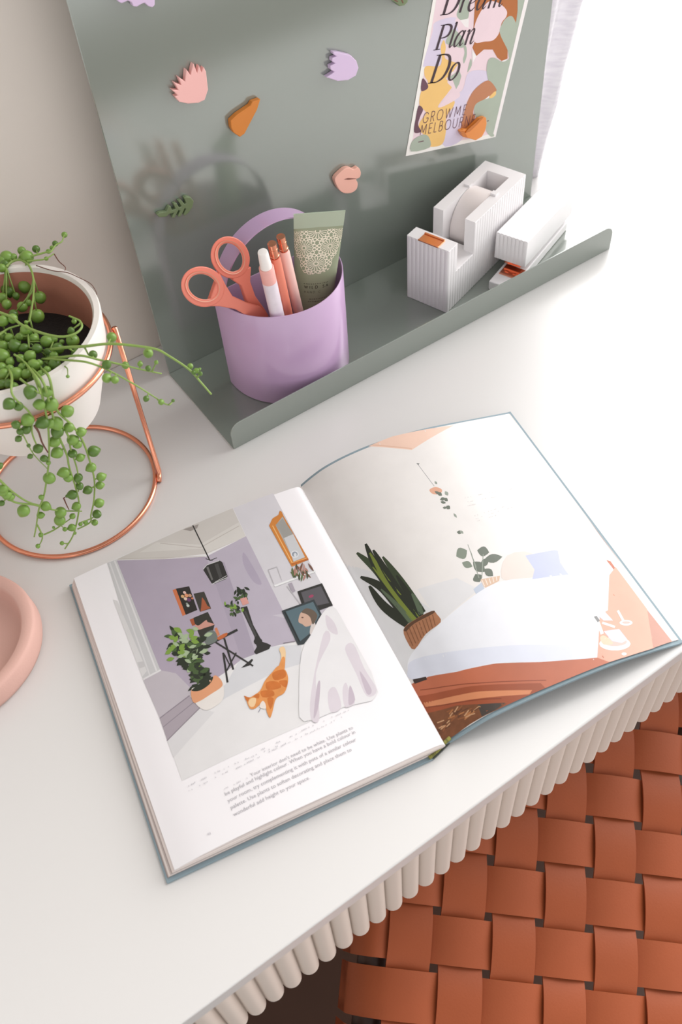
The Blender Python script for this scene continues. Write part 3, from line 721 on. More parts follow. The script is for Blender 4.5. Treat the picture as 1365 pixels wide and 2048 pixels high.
# canvases
c_or, c_dk = ink((206, 116, 74)), ink((44, 41, 39))
L.poly(A([(466, 456), (481, 450), (521, 557), (508, 563)]), c_or)
L.poly(A([(480, 450), (535, 440), (569, 538), (521, 558)]), c_dk)
for c, r, col in (((516, 466), 7, (226, 190, 180)), ((524, 478), 9, (222, 150, 110)), ((508, 482), 8, (214, 170, 120)), ((538, 478), 8, (196, 150, 120)), ((520, 492), 8, (228, 200, 180)), ((534, 496), 9, (110, 70, 110)), ((530, 520), 7, (200, 206, 200)), ((526, 512), 5, (150, 160, 150)), ((548, 490), 5, (210, 120, 80))):
    L.poly(A(ell(c, r, r * .8, 30, 9)), ink(col))
L.poly(A([(553, 471), (597, 462), (626, 532), (580, 546)]), ink((62, 60, 54)))
L.poly(A([(588, 485), (600, 500), (610, 520), (624, 530), (582, 545), (585, 525)]), ink((168, 92, 62)))
L.poly(A([(537, 578), (552, 572), (562, 600), (548, 604)]), ink((168, 88, 56)))
L.poly(A([(552, 571), (612, 546), (640, 600), (630, 640), (580, 650), (560, 600)]), ink((54, 52, 48)))
L.poly(A(cr2([(560, 598), (575, 602), (605, 580), (612, 588), (640, 598), (600, 612), (575, 620), (562, 612)], 4)), ink((206, 150, 136)))
# plant stand with ivy
c_g1, c_g2, c_g3, c_g4 = ink((44, 52, 40)), ink((74, 96, 58)), ink((128, 160, 70)), ink((168, 186, 150))
L.poly(A([(748, 528), (775, 522), (800, 600), (826, 648), (838, 670), (858, 676), (874, 684), (866, 700), (812, 722), (803, 712), (815, 690), (806, 664), (806, 650)]), c_blk)
L.poly(A(ell((820, 668), 18, 15, 0)), c_blk)
L.poly(A([(762, 545), (770, 542), (815, 645), (808, 650)]), c_blk2)
random.seed(3)
for k in range(26):
    L.poly(A(leaf((random.uniform(725, 775), random.uniform(445, 500)), random.uniform(8, 15), random.uniform(4, 7), random.uniform(0, 180))), random.choice([c_g1, c_g1, c_g2]))
for k in range(26):
    L.poly(A(leaf((random.gauss(722, 14), random.gauss(530, 16)), random.uniform(8, 13), random.uniform(4, 6), random.uniform(0, 180))), random.choice([c_g1, c_g2, c_g3, c_g2]))
L.poly(A([(745, 492), (772, 485), (783, 511), (757, 520)]), ink((216, 156, 146)))
# folding table, pot, bottle
for a_, b_, w_ in (((600, 690), (735, 620), 10), ((645, 672), (800, 770), 7), ((680, 655), (718, 785), 8), ((676, 715), (694, 838), 8), ((690, 790), (730, 715), 6), ((680, 720), (705, 770), 5)):
    L.poly(A(line(a_, b_, w_)), c_blk)
L.poly(A([(750, 778), (795, 740), (800, 745), (785, 768)]), c_blk)
L.poly(A(cr2([(598, 640), (630, 622), (650, 640), (650, 665), (615, 682), (600, 670)], 4)), ink((112, 120, 114)))
L.poly(A([(640, 615), (650, 610), (662, 640), (652, 648)]), ink((210, 132, 96)))
L.poly(A(cr2([(652, 652), (690, 632), (690, 645), (660, 662)], 3)), ink((196, 106, 62)))
# big potted plant
LAY0 = L.lay
for k in range(150):
    t = random.random()
    cx_, cy_ = (random.gauss(530, 42), random.gauss(705, 42)) if t < .75 else (random.gauss(585, 22), random.gauss(805, 26))
    if not (438 < cx_ < 622 and 612 < cy_ < 866): continue
    cl = random.choice([c_g1, c_g1, c_g1, c_g2, c_g2, c_g4, c_g3]) if t < .75 else random.choice([c_g1, c_g1, c_g2])
    L.poly(A(leaf((cx_, cy_), random.uniform(14, 26), random.uniform(7, 12), random.uniform(-60, 60))), cl, LAY0 + 1 + k % 24)
L.lay = LAY0 + 25
for c in ((545, 640), (555, 655), (540, 625), (560, 670), (460, 700), (450, 712), (480, 660), (505, 690), (470, 690)):
    L.poly(A(leaf(c, 18, 9, random.uniform(-70, 20))), c_g3)
for c in ((500, 640), (515, 665), (480, 680), (550, 690), (500, 730), (560, 735), (530, 750)):
    L.poly(A(leaf(c, 16, 7, random.uniform(-60, 30))), c_g4)
L.poly(A(cr2([(545, 868), (560, 858), (600, 850), (636, 815), (672, 840), (680, 880), (670, 915), (630, 945), (600, 952), (570, 935), (552, 905)], 4)), ink((234, 228, 222)))
L.poly(A(cr2([(545, 868), (600, 856), (636, 812), (655, 815), (672, 838), (668, 858), (620, 890), (580, 915), (552, 920)], 4)), ink((226, 160, 120)))
L.poly(A(cr2([(545, 872), (570, 850), (600, 830), (634, 815), (620, 845), (580, 872)], 4)), c_g1)
# gilt mirror
L.poly(A([(866, 190), (880, 160), (905, 145), (910, 128), (918, 132), (926, 150), (1030, 330), (960, 360)]), ink((208, 132, 62)))
L.poly(A([(893, 188), (922, 152), (1012, 322), (966, 340), (960, 318)]), ink((176, 174, 170)))
L.poly(A([(928, 240), (966, 225), (1014, 320), (968, 338)]), ink((206, 206, 208)))
L.poly(A([(893, 186), (922, 160), (966, 224), (926, 242)]), ink((160, 158, 152)))
L.group([A(line((880, 190), (962, 345), 4)), A(line((962, 345), (1022, 325), 4))], ink((240, 184, 116)))
L.poly(A(line((958, 350), (1028, 328), 8)), ink((190, 108, 50)))
L.poly(A(ell((972, 308), 17, 15)), ink((226, 226, 228)))
L.poly(A(ell((972, 308), 12, 11)), ink((150, 156, 164)))
L.poly(A(ell((974, 311), 6, 8)), ink((220, 222, 226)))
# shelf, hanging leaves, frames
L.poly(A(line((888, 440), (1058, 378), 8)), ink((236, 235, 236)))
L.group([A(line((862, 372), (898, 360), 3)), A(line((862, 372), (885, 430), 3)), A(line((898, 360), (918, 415), 2)), A(line((940, 440), (1000, 520), 4))], ink((190, 186, 190)))
L.poly(A([(945, 430), (960, 425), (975, 460), (962, 468)]), ink((170, 162, 172)))
for k in range(34):
    L.poly(A(leaf((random.uniform(960, 1042), random.uniform(360, 405)), random.uniform(12, 22), 4, random.uniform(40, 120))), ink(random.choice([(120, 84, 70), (176, 130, 116), (96, 110, 70), (70, 78, 56), (190, 150, 140)])))
L.poly(A([(983, 462), (1085, 428), (1130, 520), (1060, 545), (1010, 540)]), c_blk)
L.poly(A([(998, 466), (1080, 440), (1115, 510), (1020, 530)]), ink((92, 90, 94)))
L.poly(A(ell((1040, 482), 11, 6, -20)), ink((160, 70, 100)))
L.poly(A([(918, 542), (1052, 495), (1085, 560), (1040, 640), (1010, 680), (985, 684)]), ink((56, 62, 66)))
L.poly(A([(935, 545), (1048, 505), (1075, 560), (1030, 640), (995, 668)]), ink((92, 112, 120)))
L.poly(A(line((930, 546), (992, 672), 4)), ink((36, 40, 42)))
L.poly(A(cr2([(1040, 600), (1055, 590), (1060, 630), (1035, 640)], 3)), ink((214, 204, 200)))
L.poly(A(cr2([(992, 560), (1005, 545), (1030, 550), (1042, 575), (1040, 600), (1018, 608), (1004, 598), (988, 588)], 5)), ink((206, 170, 150)))
L.poly(A(cr2([(1000, 548), (1020, 532), (1048, 540), (1065, 560), (1058, 585), (1046, 598), (1036, 570), (1020, 556)], 5)), ink((104, 90, 78)))
L.poly(A(ell((1004, 570), 5, 2.5)), ink((110, 80, 70)))
L.poly(A(line((975, 668), (925, 676), 3)), ink((130, 120, 128)))
# white bed throw
L.poly(A(cr2([(1000, 720), (1040, 640), (1085, 555), (1130, 525), (1180, 600), (1317, 878), (1180, 938), (1010, 1000), (990, 900)], 3)), ink((236, 233, 234)))
for P_ in ([(1090, 640), (1120, 660), (1060, 800), (1075, 985), (1040, 990), (1040, 880)], [(1180, 700), (1215, 680), (1260, 780), (1312, 870), (1270, 895), (1225, 800)], [(1110, 880), (1140, 860), (1165, 940), (1120, 960)], [(1185, 840), (1205, 900), (1220, 925), (1180, 940), (1170, 870)], [(1100, 560), (1135, 590), (1150, 640), (1110, 620)]):
    L.poly(A(cr2(P_, 4)), ink((222, 213, 220)))
for P_ in ([(1065, 850), (1078, 840), (1070, 940), (1050, 985)], [(1200, 850), (1222, 910), (1195, 930)], [(1240, 790), (1290, 868), (1270, 885)]):
    L.poly(A(cr2(P_, 4)), ink((200, 187, 198)))
# ginger cat
c_cat, c_cat2, c_cat3 = ink((226, 150, 84), scale=180, var=.18), ink((204, 116, 52), scale=180, var=.18), ink((240, 206, 160))
L.poly(A(cr2([(925, 690), (935, 715), (928, 780), (910, 785), (916, 730), (908, 700)], 4)), c_cat3)
L.poly(A(cr2([(920, 735), (932, 740), (928, 790), (905, 782)], 3)), c_cat)
L.poly(A(cr2([(905, 770), (935, 790), (945, 830), (930, 880), (895, 905), (880, 960), (870, 985), (858, 965), (850, 935), (835, 925), (810, 945), (790, 948), (778, 930), (768, 900), (762, 895), (785, 900), (805, 890), (830, 870), (850, 830), (880, 795)], 4)), c_cat)
L.poly(A([(762, 893), (786, 902), (778, 918), (770, 912)]), c_cat2)
L.poly(A(cr2([(790, 905), (812, 905), (806, 935), (790, 940), (780, 922)], 3)), c_cat3)
L.poly(A(cr2([(838, 915), (850, 925), (852, 948), (826, 940)], 3)), ink((236, 226, 218)))
for P_ in ([(880, 800), (925, 785), (935, 815), (890, 830)], [(855, 838), (900, 835), (915, 860), (860, 870)], [(832, 875), (880, 872), (885, 895), (840, 900)], [(905, 835), (940, 830), (935, 860)], [(858, 905), (885, 905), (872, 950)], [(800, 895), (825, 885), (822, 905)]):
    L.poly(A(cr2(P_, 3)), c_cat2)
L.poly(A(line((822, 962), (830, 946), 2)), ink((110, 110, 130)))
# faint caption and paragraph lines
def para(art, half, lines, p0, p1, size, m, lead):
    """lines of type along the page, from the first baseline p0->p1 (photo points)"""
    a, b = Vector(half.px(p0)), Vector(half.px(p1)); d = (b - a).normalized(); n_ = Vector((-d.y, d.x)); k = art.mi(m)
    for i, tx in enumerate(lines):
        cu_ = bpy.data.curves.new('t', 'FONT'); cu_.body = tx; cu_.size = size; cu_.resolution_u = 2
        to = bpy.data.objects.new('t', cu_); COL.objects.link(to)
        dg = bpy.context.evaluated_depsgraph_get(); me = to.evaluated_get(dg).to_mesh()
        for f in me.polygons:
            vs = []
            for vi in f.vertices:
                v = me.vertices[vi].co; q = a + d * v.x + n_ * (v.y - lead * i)
                vs.append(art.bm.verts.new(half.at(q.x, q.y, 2e-4)))
            nf = art.bm.faces.new(vs); nf.material_index = k
        to.evaluated_get(dg).to_mesh_clear()
        bpy.data.objects.remove(to); bpy.data.curves.remove(cu_)
c_t1, c_t2 = ink((186, 182, 188)), ink((208, 205, 210))
ZT = lambda p: zc(360, 1400, 360 / 1365, p)
q0, q1 = ZT([(345, 728), (1210, 310)])
para(L, LH, ['be playful and highlight colour. When you have a bold colour in', 'your room, try complementing it with pots of a similar colour', 'palette. Use plants to soften decorating and place them to', 'wonderful add height to your space.'], q0, q1, 0.00385, c_t1, 0.0053)
q0, q1 = ZT([(540, 584), (1195, 275)])
para(L, LH, ["Your interior don't need to be white. Use plants to"], q0, q1, 0.00375, c_t1, 0.0053)
def ticks(art, half, p0, p1, n, w, h, m, seed=1):
    r = random.Random(seed); a, b = Vector(half.px(p0)), Vector(half.px(p1)); d = (b - a).normalized(); n_ = Vector((-d.y, d.x)); ln = (b - a).length
    x = 0; pls = []
    while x < ln:
        k = r.randint(3, 8)
        for _ in range(k):
            if x > ln: break
            if r.random() < .62:
                c = a + d * x + n_ * r.uniform(0, h * .3); e = c + d * w * r.uniform(.25, .7) + n_ * h * r.uniform(-.1, .6)
                pls.append([(c.x, c.y), (c.x + d.x * w * .5, c.y + d.y * w * .5), (e.x + n_.x * h * .4, e.y + n_.y * h * .4), (c.x + n_.x * h * .5, c.y + n_.y * h * .5)])
            x += w
        x += w * r.uniform(1, 4)
    art.groupab(pls, m)
for i, (a, b) in enumerate((((55, 665), (370, 515)), ((70, 698), (365, 550)), ((420, 490), (790, 340)), ((430, 525), (615, 435)), ((620, 385), (890, 265)), ((680, 400), (975, 260)), ((915, 245), (1280, 85)), ((980, 260), (1280, 115)), ((340, 680), (520, 598)))):
    q = ZT([a, b]); ticks(L, LH, q[0], q[1], 0, 0.0011, 0.0013, c_t2, i)
ticks(L, LH, (406, 1677), (424, 1668), 0, .0013, .0018, c_t2, 20)
L.done('printed_photograph', lpage)

BK = 765 / 1365
B = lambda p: zc(600, 820, BK, p)
R = page_art(RH)
R.poly([(606, 972), (640, 944), (700, 911), (760, 887), (850, 861), (935, 843), (1012, 829), (1060, 900), (1130, 1000), (1240, 1150), (1346, 1283), (1219, 1324), (1091, 1376), (990, 1422), (886, 1484), (812, 1355), (686, 1130), (598, 976)], ink((234, 230, 227)))
R.poly(B([(140, 540), (300, 590), (480, 720), (505, 760), (470, 800), (380, 955), (250, 760)]), ink((225, 224, 226)))
R.poly(B([(500, 760), (640, 640), (560, 600), (420, 640)]), ink((226, 225, 226)))
R.poly(B([(245, 130), (330, 95), (550, 55), (400, 143)]), ink((238, 202, 182)))
R.poly(B(line((260, 125), (400, 138), 4)), ink((226, 184, 162)))
# hanging plant
R.group([B(line((420, 192), (480, 272), 1.8))], ink((150, 150, 150)))
R.poly(B([(416, 190), (428, 191), (423, 197)]), ink((110, 112, 110)))
c_b1, c_b2 = ink((104, 112, 100)), ink((150, 158, 146))
R.poly(B(cr2([(463, 285), (485, 275), (508, 285), (500, 300), (475, 300)], 4)), ink((222, 168, 140)))
for c in ((486, 260), (500, 300), (510, 318), (492, 296), (524, 298), (512, 330), (522, 320), (518, 349), (530, 348), (555, 377), (570, 437), (578, 436)):
    R.poly(B(leaf(c, random.uniform(7, 14), random.uniform(4, 8), random.uniform(-20, 80))), c_b1 if random.random() < .6 else c_b2)
# snake plant
c_s1, c_s2, c_s3, c_s4 = ink((42, 48, 38)), ink((60, 72, 50)), ink((122, 136, 56)), ink((92, 108, 84))
def blade(a, b, c, w, m):
    P = crom([Vector((*a, 0)), Vector((*b, 0)), Vector((*c, 0))], 6); n_ = len(P) - 1
    lf, rt_ = [], []
    for i, p in enumerate(P):
        t = i / n_; d = (P[min(n_, i + 1)] - P[max(0, i - 1)]).normalized(); nn = Vector((-d.y, d.x, 0)) * w * math.sin(PI * min(1, .08 + .6 * t)) * .5
        lf.append((p.x + nn.x, p.y + nn.y)); rt_.append((p.x - nn.x, p.y - nn.y))
    R.poly(B(lf + rt_[::-1]), m)
for a, b, c, w, m in (((217, 596), (300, 640), (390, 755), 34, c_s1), ((248, 628), (300, 700), (385, 765), 34, c_s1), ((204, 510), (290, 590), (400, 755), 34, c_s2), ((235, 478), (290, 590), (415, 750), 34, c_s1), ((250, 510), (310, 610), (420, 745), 22, c_s3), ((262, 500), (330, 610), (432, 740), 32, c_s1), ((296, 524), (360, 610), (440, 725), 28, c_s2), ((345, 590), (390, 660), (440, 725), 24, c_s1), ((260, 560), (330, 650), (410, 755), 14, c_s3), ((290, 640), (350, 700), (400, 760), 18, c_s4), ((400, 655), (420, 690), (435, 730), 20, c_s4)):
    blade(a, b, c, w, m)
R.poly(B(cr2([(370, 785), (400, 755), (470, 718), (490, 730), (503, 758), (450, 800), (410, 855), (385, 830)], 3)), ink((172, 118, 84), scale=300, var=.2))
R.group([B(line((378 + 12 * k, 783 - 6.5 * k), (404 + 10 * k, 842 - 9 * k), 3)) for k in range(9)], ink((128, 82, 56)))
R.poly(B(cr2([(372, 782), (400, 756), (470, 718), (478, 726), (410, 762), (380, 790)], 3)), ink((96, 64, 46)))
# monstera and basket
for c, l_, w_, r_ in (((578, 512), 22, 22, -30), ((655, 505), 22, 18, 10), ((598, 552), 20, 13, 20), ((640, 560), 28, 18, 40), ((690, 530), 34, 16, -10), ((635, 600), 16, 18, 60), ((675, 580), 20, 14, 40), ((660, 545), 22, 12, -50)):
    R.poly(B(leaf((c[0], c[1]), l_, w_, r_)), c_b1 if random.random() < .6 else ink((128, 138, 122)))
R.group([B(line((610, 505), (640, 600), 3)), B(line((655, 515), (650, 600), 3)), B(line((600, 480), (630, 560), 2))], c_b2)
R.poly(B([(645, 605), (715, 592), (712, 610), (665, 635), (655, 630)]), ink((220, 188, 162)))
R.group([B(line((650 + 13 * k, 607 - 3 * k), (660 + 11 * k, 630 - 5 * k), 3)) for k in range(5)], ink((240, 226, 214)))
R.poly(B([(620, 640), (650, 615), (660, 640), (630, 658)]), ink((196, 204, 220)))
# pillows, duvet
R.poly(B(cr2([(720, 600), (740, 520), (830, 512), (850, 600), (790, 612)], 3)), ink((228, 216, 208)))
R.poly(B(cr2([(920, 500), (1050, 460), (1085, 520), (1080, 560), (970, 580)], 3)), ink((236, 226, 220)))
R.poly(B(cr2([(385, 930), (400, 870), (500, 762), (640, 650), (730, 610), (860, 596), (1000, 572), (1100, 552), (1128, 580), (1120, 660), (1098, 720), (1070, 730), (1060, 880), (1000, 888), (860, 900), (700, 905), (560, 935), (460, 950), (405, 965)], 4)), ink((236, 237, 242)))
R.poly(B(cr2([(385, 930), (410, 890), (560, 860), (760, 840), (960, 840), (1060, 850), (1060, 882), (860, 898), (700, 903), (560, 933), (405, 963)], 4)), ink((222, 226, 238)))
R.poly(B([(805, 520), (910, 500), (922, 503), (930, 545), (960, 588), (830, 605), (838, 570)]), ink((190, 196, 222)))
# timber floor and basket
c_w1, c_w2, c_w3 = ink((190, 108, 78), scale=25, var=.2), ink((160, 82, 52), scale=25, var=.2), ink((216, 140, 98))
R.poly(B([(405, 975), (460, 952), (560, 935), (700, 905), (860, 900), (1000, 890), (1062, 884), (1072, 730), (1100, 715), (1120, 660), (1128, 580), (1095, 536), (1110, 540), (1250, 740), (1330, 826), (1170, 880), (1110, 899), (877, 993), (696, 1074), (440, 1098), (410, 1030), (396, 980)]), c_w1)
R.poly(B([(1105, 590), (1128, 560), (1240, 710), (1265, 850), (1170, 880), (1105, 900), (1062, 884), (1072, 730), (1100, 715)]), ink((218, 164, 142)))
R.poly(B([(1240, 712), (1330, 826), (1262, 850)]), ink((190, 138, 120)))
R.poly(B([(418, 1022), (620, 985), (860, 975), (877, 993), (696, 1074), (444, 1090)]), c_w2)
R.poly(B([(440, 1045), (640, 1005), (830, 1000), (820, 1015), (640, 1030), (450, 1062)]), c_w3)
R.group([B(line((430, 1000), (640, 975), 3)), B(line((640, 975), (880, 965), 3)), B(line((450, 1062), (720, 1030), 4))], ink((136, 66, 42)))
R.poly(B([(403, 962), (450, 952), (455, 962), (410, 978)]), ink((60, 48, 44)))
R.poly(B([(440, 1084), (560, 1055), (640, 1050), (740, 1048), (700, 1072), (610, 1120), (525, 1180), (508, 1182)]), ink((126, 78, 50), scale=200, var=.35))
R.poly(B([(635, 1052), (735, 1045), (700, 1070), (650, 1095)]), ink((74, 66, 60)))
for k in range(40):
    c = (random.uniform(485, 625), 0); c = (c[0], random.uniform(1072, 1078 + (640 - c[0]) * .55))
    R.poly(B(line(c, (c[0] + random.uniform(10, 26), c[1] - random.uniform(6, 22)), 4)), ink(random.choice([(186, 122, 74), (150, 92, 56), (100, 62, 42), (206, 160, 120)])))
# tray with cup and glass on the floor
c_tw = ink((244, 243, 245))
R.poly(B(ell((1125, 835), 56, 24, 0)), c_tw)
R.poly(B(ell((1125, 828), 44, 16, 0)), ink((214, 184, 176)))
R.poly(B(cr2([(1072, 815), (1085, 805), (1110, 822), (1118, 835), (1085, 838)], 3)), ink((236, 196, 168)))
R.poly(B([(1085, 790), (1140, 782), (1170, 820), (1150, 832), (1115, 825)]), ink((206, 208, 226)))
R.poly(B([(1040, 712), (1050, 698), (1075, 705), (1118, 752), (1085, 752)]), ink((222, 226, 242)))
R.poly(B([(1050, 738), (1060, 735), (1072, 752), (1064, 758)]), ink((124, 124, 124)))
R.group([B(line((1065, 760), (1080, 800), 12)), B(line((1080, 760), (1125, 775), 8))], c_tw)
R.poly(B(ell((1165, 760), 23, 10, 0)), c_tw); R.poly(B(ell((1165, 759), 15, 5, 0)), ink((216, 178, 168)))
R.poly(B(line((1135, 716), (1155, 752), 9)), ink((232, 214, 210)))
R.poly(B(ell((1158, 871), 9, 5, 0)), c_tw)
c_t3 = ink((206, 202, 204))
for i, (a, b) in enumerate((((590, 316), (790, 278)), ((600, 330), (720, 308)), ((600, 344), (635, 336)), ((625, 380), (830, 320)), ((630, 390), (855, 325)), ((635, 398), (740, 368)))):
    q = B([a, b]); ticks(R, RH, q[0], q[1], 0, .0013, .0009, c_t3, 40 + i)
R.done('printed_photograph', rpage)

INK = 1.0
# ------------------------------------------------------------------ lilac cup and what stands in it
CX_, CY_, CR, CHT = 0.3178, 0.6150, 0.0603, 0.1044
CZ = 0.0014; CYB = 0.6258
cup = thing('lilac_pencil_cup', 'lilac metal pencil cup with an arched strap handle on the sage shelf', 'pencil cup', (CX_, CY_, CZ))
def dloop(ins, z):
    r = CR - ins; c = 0.004
    P = [Vector((CX_ + r * math.cos(PI + PI * k / 64), CY_ + r * math.sin(PI + PI * k / 64), z)) for k in range(65)]
    yb = CYB - ins
    for k in range(1, 9):
        a = PI / 2 * k / 8; P.append(Vector((CX_ + r - c + c * math.cos(a), yb - c + c * math.sin(a), z)))
    for k in range(9):
        a = PI / 2 + PI / 2 * k / 8; P.append(Vector((CX_ - r + c + c * math.cos(a), yb - c + c * math.sin(a), z)))
    return P
bm = bmesh.new(); rows = []
for ins, z in ((.001, 0), (0, .001), (0, CHT - .0004), (.0003, CHT), (.0009, CHT), (.0012, CHT - .0004), (.0012, .0022)):
    rows.append([bm.verts.new(p) for p in dloop(ins, CZ + z)])
n = len(rows[0])
for A_2, B_2 in zip(rows, rows[1:]):
    for k in range(n): bm.faces.new((A_2[k], A_2[(k + 1) % n], B_2[(k + 1) % n], B_2[k]))
bm.faces.new(rows[0][::-1]); bm.faces.new(rows[-1])
obj('body', bm, M_lilac, cup, autosm=40)
bm = bmesh.new(); rows = []
rx_ = CR - .0020; top = 0.1625; nn = 56; Y0_, Y1_ = .6065, .6240
for i in range(nn + 1):
    a = PI * i / nn
    rows.append(Vector((CX_ - rx_ * math.cos(a), 0, CZ + CHT - .012 + (top - CZ - CHT + .012) * math.sin(a) ** .9)))
rr = []
for i, p in enumerate(rows):
    t = (rows[min(nn, i + 1)] - rows[max(0, i - 1)]).normalized(); n_ = Vector((-t.z, 0, t.x))
    rr.append([bm.verts.new(Vector((p.x, y_, p.z)) + n_ * e) for e, y_ in ((.0006, Y0_), (.0006, Y1_), (-.0006, Y1_), (-.0006, Y0_))])
for i in range(nn):
    for k in range(4): bm.faces.new((rr[i][k], rr[i][(k + 1) % 4], rr[i + 1][(k + 1) % 4], rr[i + 1][k]))
bm.faces.new(rr[0]); bm.faces.new(rr[-1][::-1])
obj('handle', bm, M_lilac, cup, autosm=40)

# scissors
S0 = ony((535, 640), 0.588); S1 = ony((432, 573), 0.594); S2 = ony((460, 520), 0.600)
sn = (S1 - S0).cross(S2 - S0).normalized()
if sn.y > 0: sn = -sn
CK = 400 / 1365
Cz = lambda p: zc(340, 380, CK, p)
sc_ = thing('scissors', 'coral-handled scissors leaning out of the left side of the lilac cup', 'scissors', S0)
def sp_(p, d=0): return onpl(p, S0 + sn * d, sn)
def half_handle(ringc, ra, rb, rot, inner, shank, name, d):
    P = [sp_(q, d) for q in Cz(shank)]
    bm = bmesh.new()
    out = Cz(ell(ringc, ra, rb, rot, 44)); inn = Cz(ell(ringc, inner[0], inner[1], rot, 44))
    f0 = [sp_(q, d + .0028) for q in out]; f1 = [sp_(q, d + .0028) for q in inn]
    b0 = [sp_(q, d - .0028) for q in out]; b1 = [sp_(q, d - .0028) for q in inn]
    V4 = [[bm.verts.new(p) for p in s] for s in (f0, f1, b1, b0)]
    for k in range(44):
        j = (k + 1) % 44
        for q in range(4): bm.faces.new((V4[q][k], V4[q][j], V4[(q + 1) % 4][j], V4[(q + 1) % 4][k]))
    prism(bm, [p + sn * .0024 for p in P], -sn * .0048)
    o = bevel(obj(name, bm, M_coral, sc_, autosm=40), 0.0008, 2)
    bm = bmesh.new()
    o2 = Cz(ell(ringc, inner[0] + 17, inner[1] + 17, rot, 44)); i2 = Cz(ell(ringc, inner[0] - 3, inner[1] - 3, rot, 44))
    V4 = [[bm.verts.new(sp_(q, d + e)) for q in s] for s, e in ((o2, .0034), (i2, .0016), (i2, -.0016), (o2, -.0034))]
    for k in range(44):
        j = (k + 1) % 44
        for q in range(4): bm.faces.new((V4[q][k], V4[q][j], V4[(q + 1) % 4][j], V4[(q + 1) % 4][k]))
    gl = obj('ring_lining', bm, M_coral2, o, autosm=60)
half_handle((225, 660), 152, 136, 25, (105, 85), [(330, 560), (370, 640), (420, 720), (520, 765), (610, 790), (665, 850), (650, 893), (560, 893), (530, 860), (440, 810), (330, 790), (250, 790)], 'lower_handle', 0.003)
half_handle((412, 460), 148, 130, 62, (104, 80), [(545, 520), (540, 620), (575, 720), (640, 810), (690, 893), (590, 893), (555, 860), (520, 770), (480, 650), (420, 610), (440, 560)], 'upper_handle', -0.003)
pv = Cz([(600, 860)])[0]
for d, e, nm in ((.0012, -14, 'blade'), (-.0012, 14, 'blade')):
    a_ = sp_(Cz([(560, 850)])[0], d); b_ = sp_(Cz([(670, 860)])[0], d)
    dirv = (sp_(Cz([(640, 960)])[0], d) - sp_(Cz([(590, 800)])[0], d)).normalized()
    tip = Vector((0.318 + e * 2e-4, 0.604, 0.012))
    bm = bmesh.new(); prism(bm, [a_, b_, tip + (b_ - a_).normalized() * .001, tip], sn * .0012)
    obj(nm, bm, M_steel, sc_)

# pens
def basis(d):
    d = d.normalized(); u = d.orthogonal().normalized(); return d, u, d.cross(u)
def pen(name, label, top_px, bot_px, yt, yb, segs, length, group='pens in the lilac cup'):
    T = ony(top_px, yt); Bq = ony(bot_px, yb); d = (Bq - T).normalized()
    zfloor = CZ + .004
    ln = (T.z - zfloor) / -d.z
    base = T + d * ln
    t = thing(name, label, 'pen', base, group)
    for nm, s0, s1, prof, m in segs:
        bm = bmesh.new(); D, u, w = basis(d)
        e = ln if s1 is None else s1
        rows = []
        for f, r in prof:
            c = T + d * (s0 + (e - s0) * f)
            rows.append([bm.verts.new(c + (u * math.cos(2 * PI * k / 28) + w * math.sin(2 * PI * k / 28)) * r) for k in range(28)])
        for A_2, B_2 in zip(rows, rows[1:]):
            for k in range(28): bm.faces.new((A_2[k], A_2[(k + 1) % 28], B_2[(k + 1) % 28], B_2[k]))
        bm.faces.new(rows[0][::-1]); bm.faces.new(rows[-1])
        obj(nm, bm, m, t, autosm=45)
    return t
M_pw = mat('white marker plastic', (240, 234, 230), 0.35, var=0.01)
M_pp = mat('pink marble print', (238, 176, 168), 0.4, var=0.12, scale=90)
M_pl = mat('white lilac marble print', (230, 220, 228), 0.35, var=0.12, scale=90)
M_pc = mat('coral pen lacquer', (226, 132, 108), 0.35, var=0.03)
M_pk = mat('blush pen lacquer', (240, 196, 186), 0.35, var=0.05)
pen('marker_pen', 'chunky white and pink marker with a white cap end, nearest the scissors', (525.5, 503), (557, 640), .566, .574,
    [('cap_end', 0, .0175, [(0, .0030), (.02, .0040), (.1, .0043), (1, .0050)], M_pw), ('collar', .0172, .033, [(0, .0057), (.04, .0062), (1, .0062)], M_pp), ('barrel', .033, None, [(0, .0062), (.9, .0062), (1, .005)], M_pl)], .14)
pen('ballpoint_pen', 'coral pen with a copper cap, middle of the three pens', (544, 487), (577, 634), .572, .579,
    [('copper_cap', 0, .0150, [(0, .0030), (.01, .0037), (.30, .0037), (.31, .0034), (.36, .0034), (.37, .0037), (.8, .0037), (.82, .0042), (.9, .0042), (.95, .0036), (1, .0036)], M_copper), ('barrel', .0148, None, [(0, .0040), (.02, .0046), (.88, .0046), (1, .0015)], M_pc)], .14)
pen('ballpoint_pen', 'blush pink pen with a copper cap, nearest the hand cream tube', (561.5, 472.5), (598, 626), .580, .5845,
    [('copper_cap', 0, .0150, [(0, .0030), (.01, .0037), (.30, .0037), (.31, .0034), (.36, .0034), (.37, .0037), (.8, .0037), (.82, .0042), (.9, .0042), (.95, .0036), (1, .0036)], M_copper), ('barrel', .0148, None, [(0, .0040), (.02, .0046), (.88, .0046), (1, .0015)], M_pk)], .14)

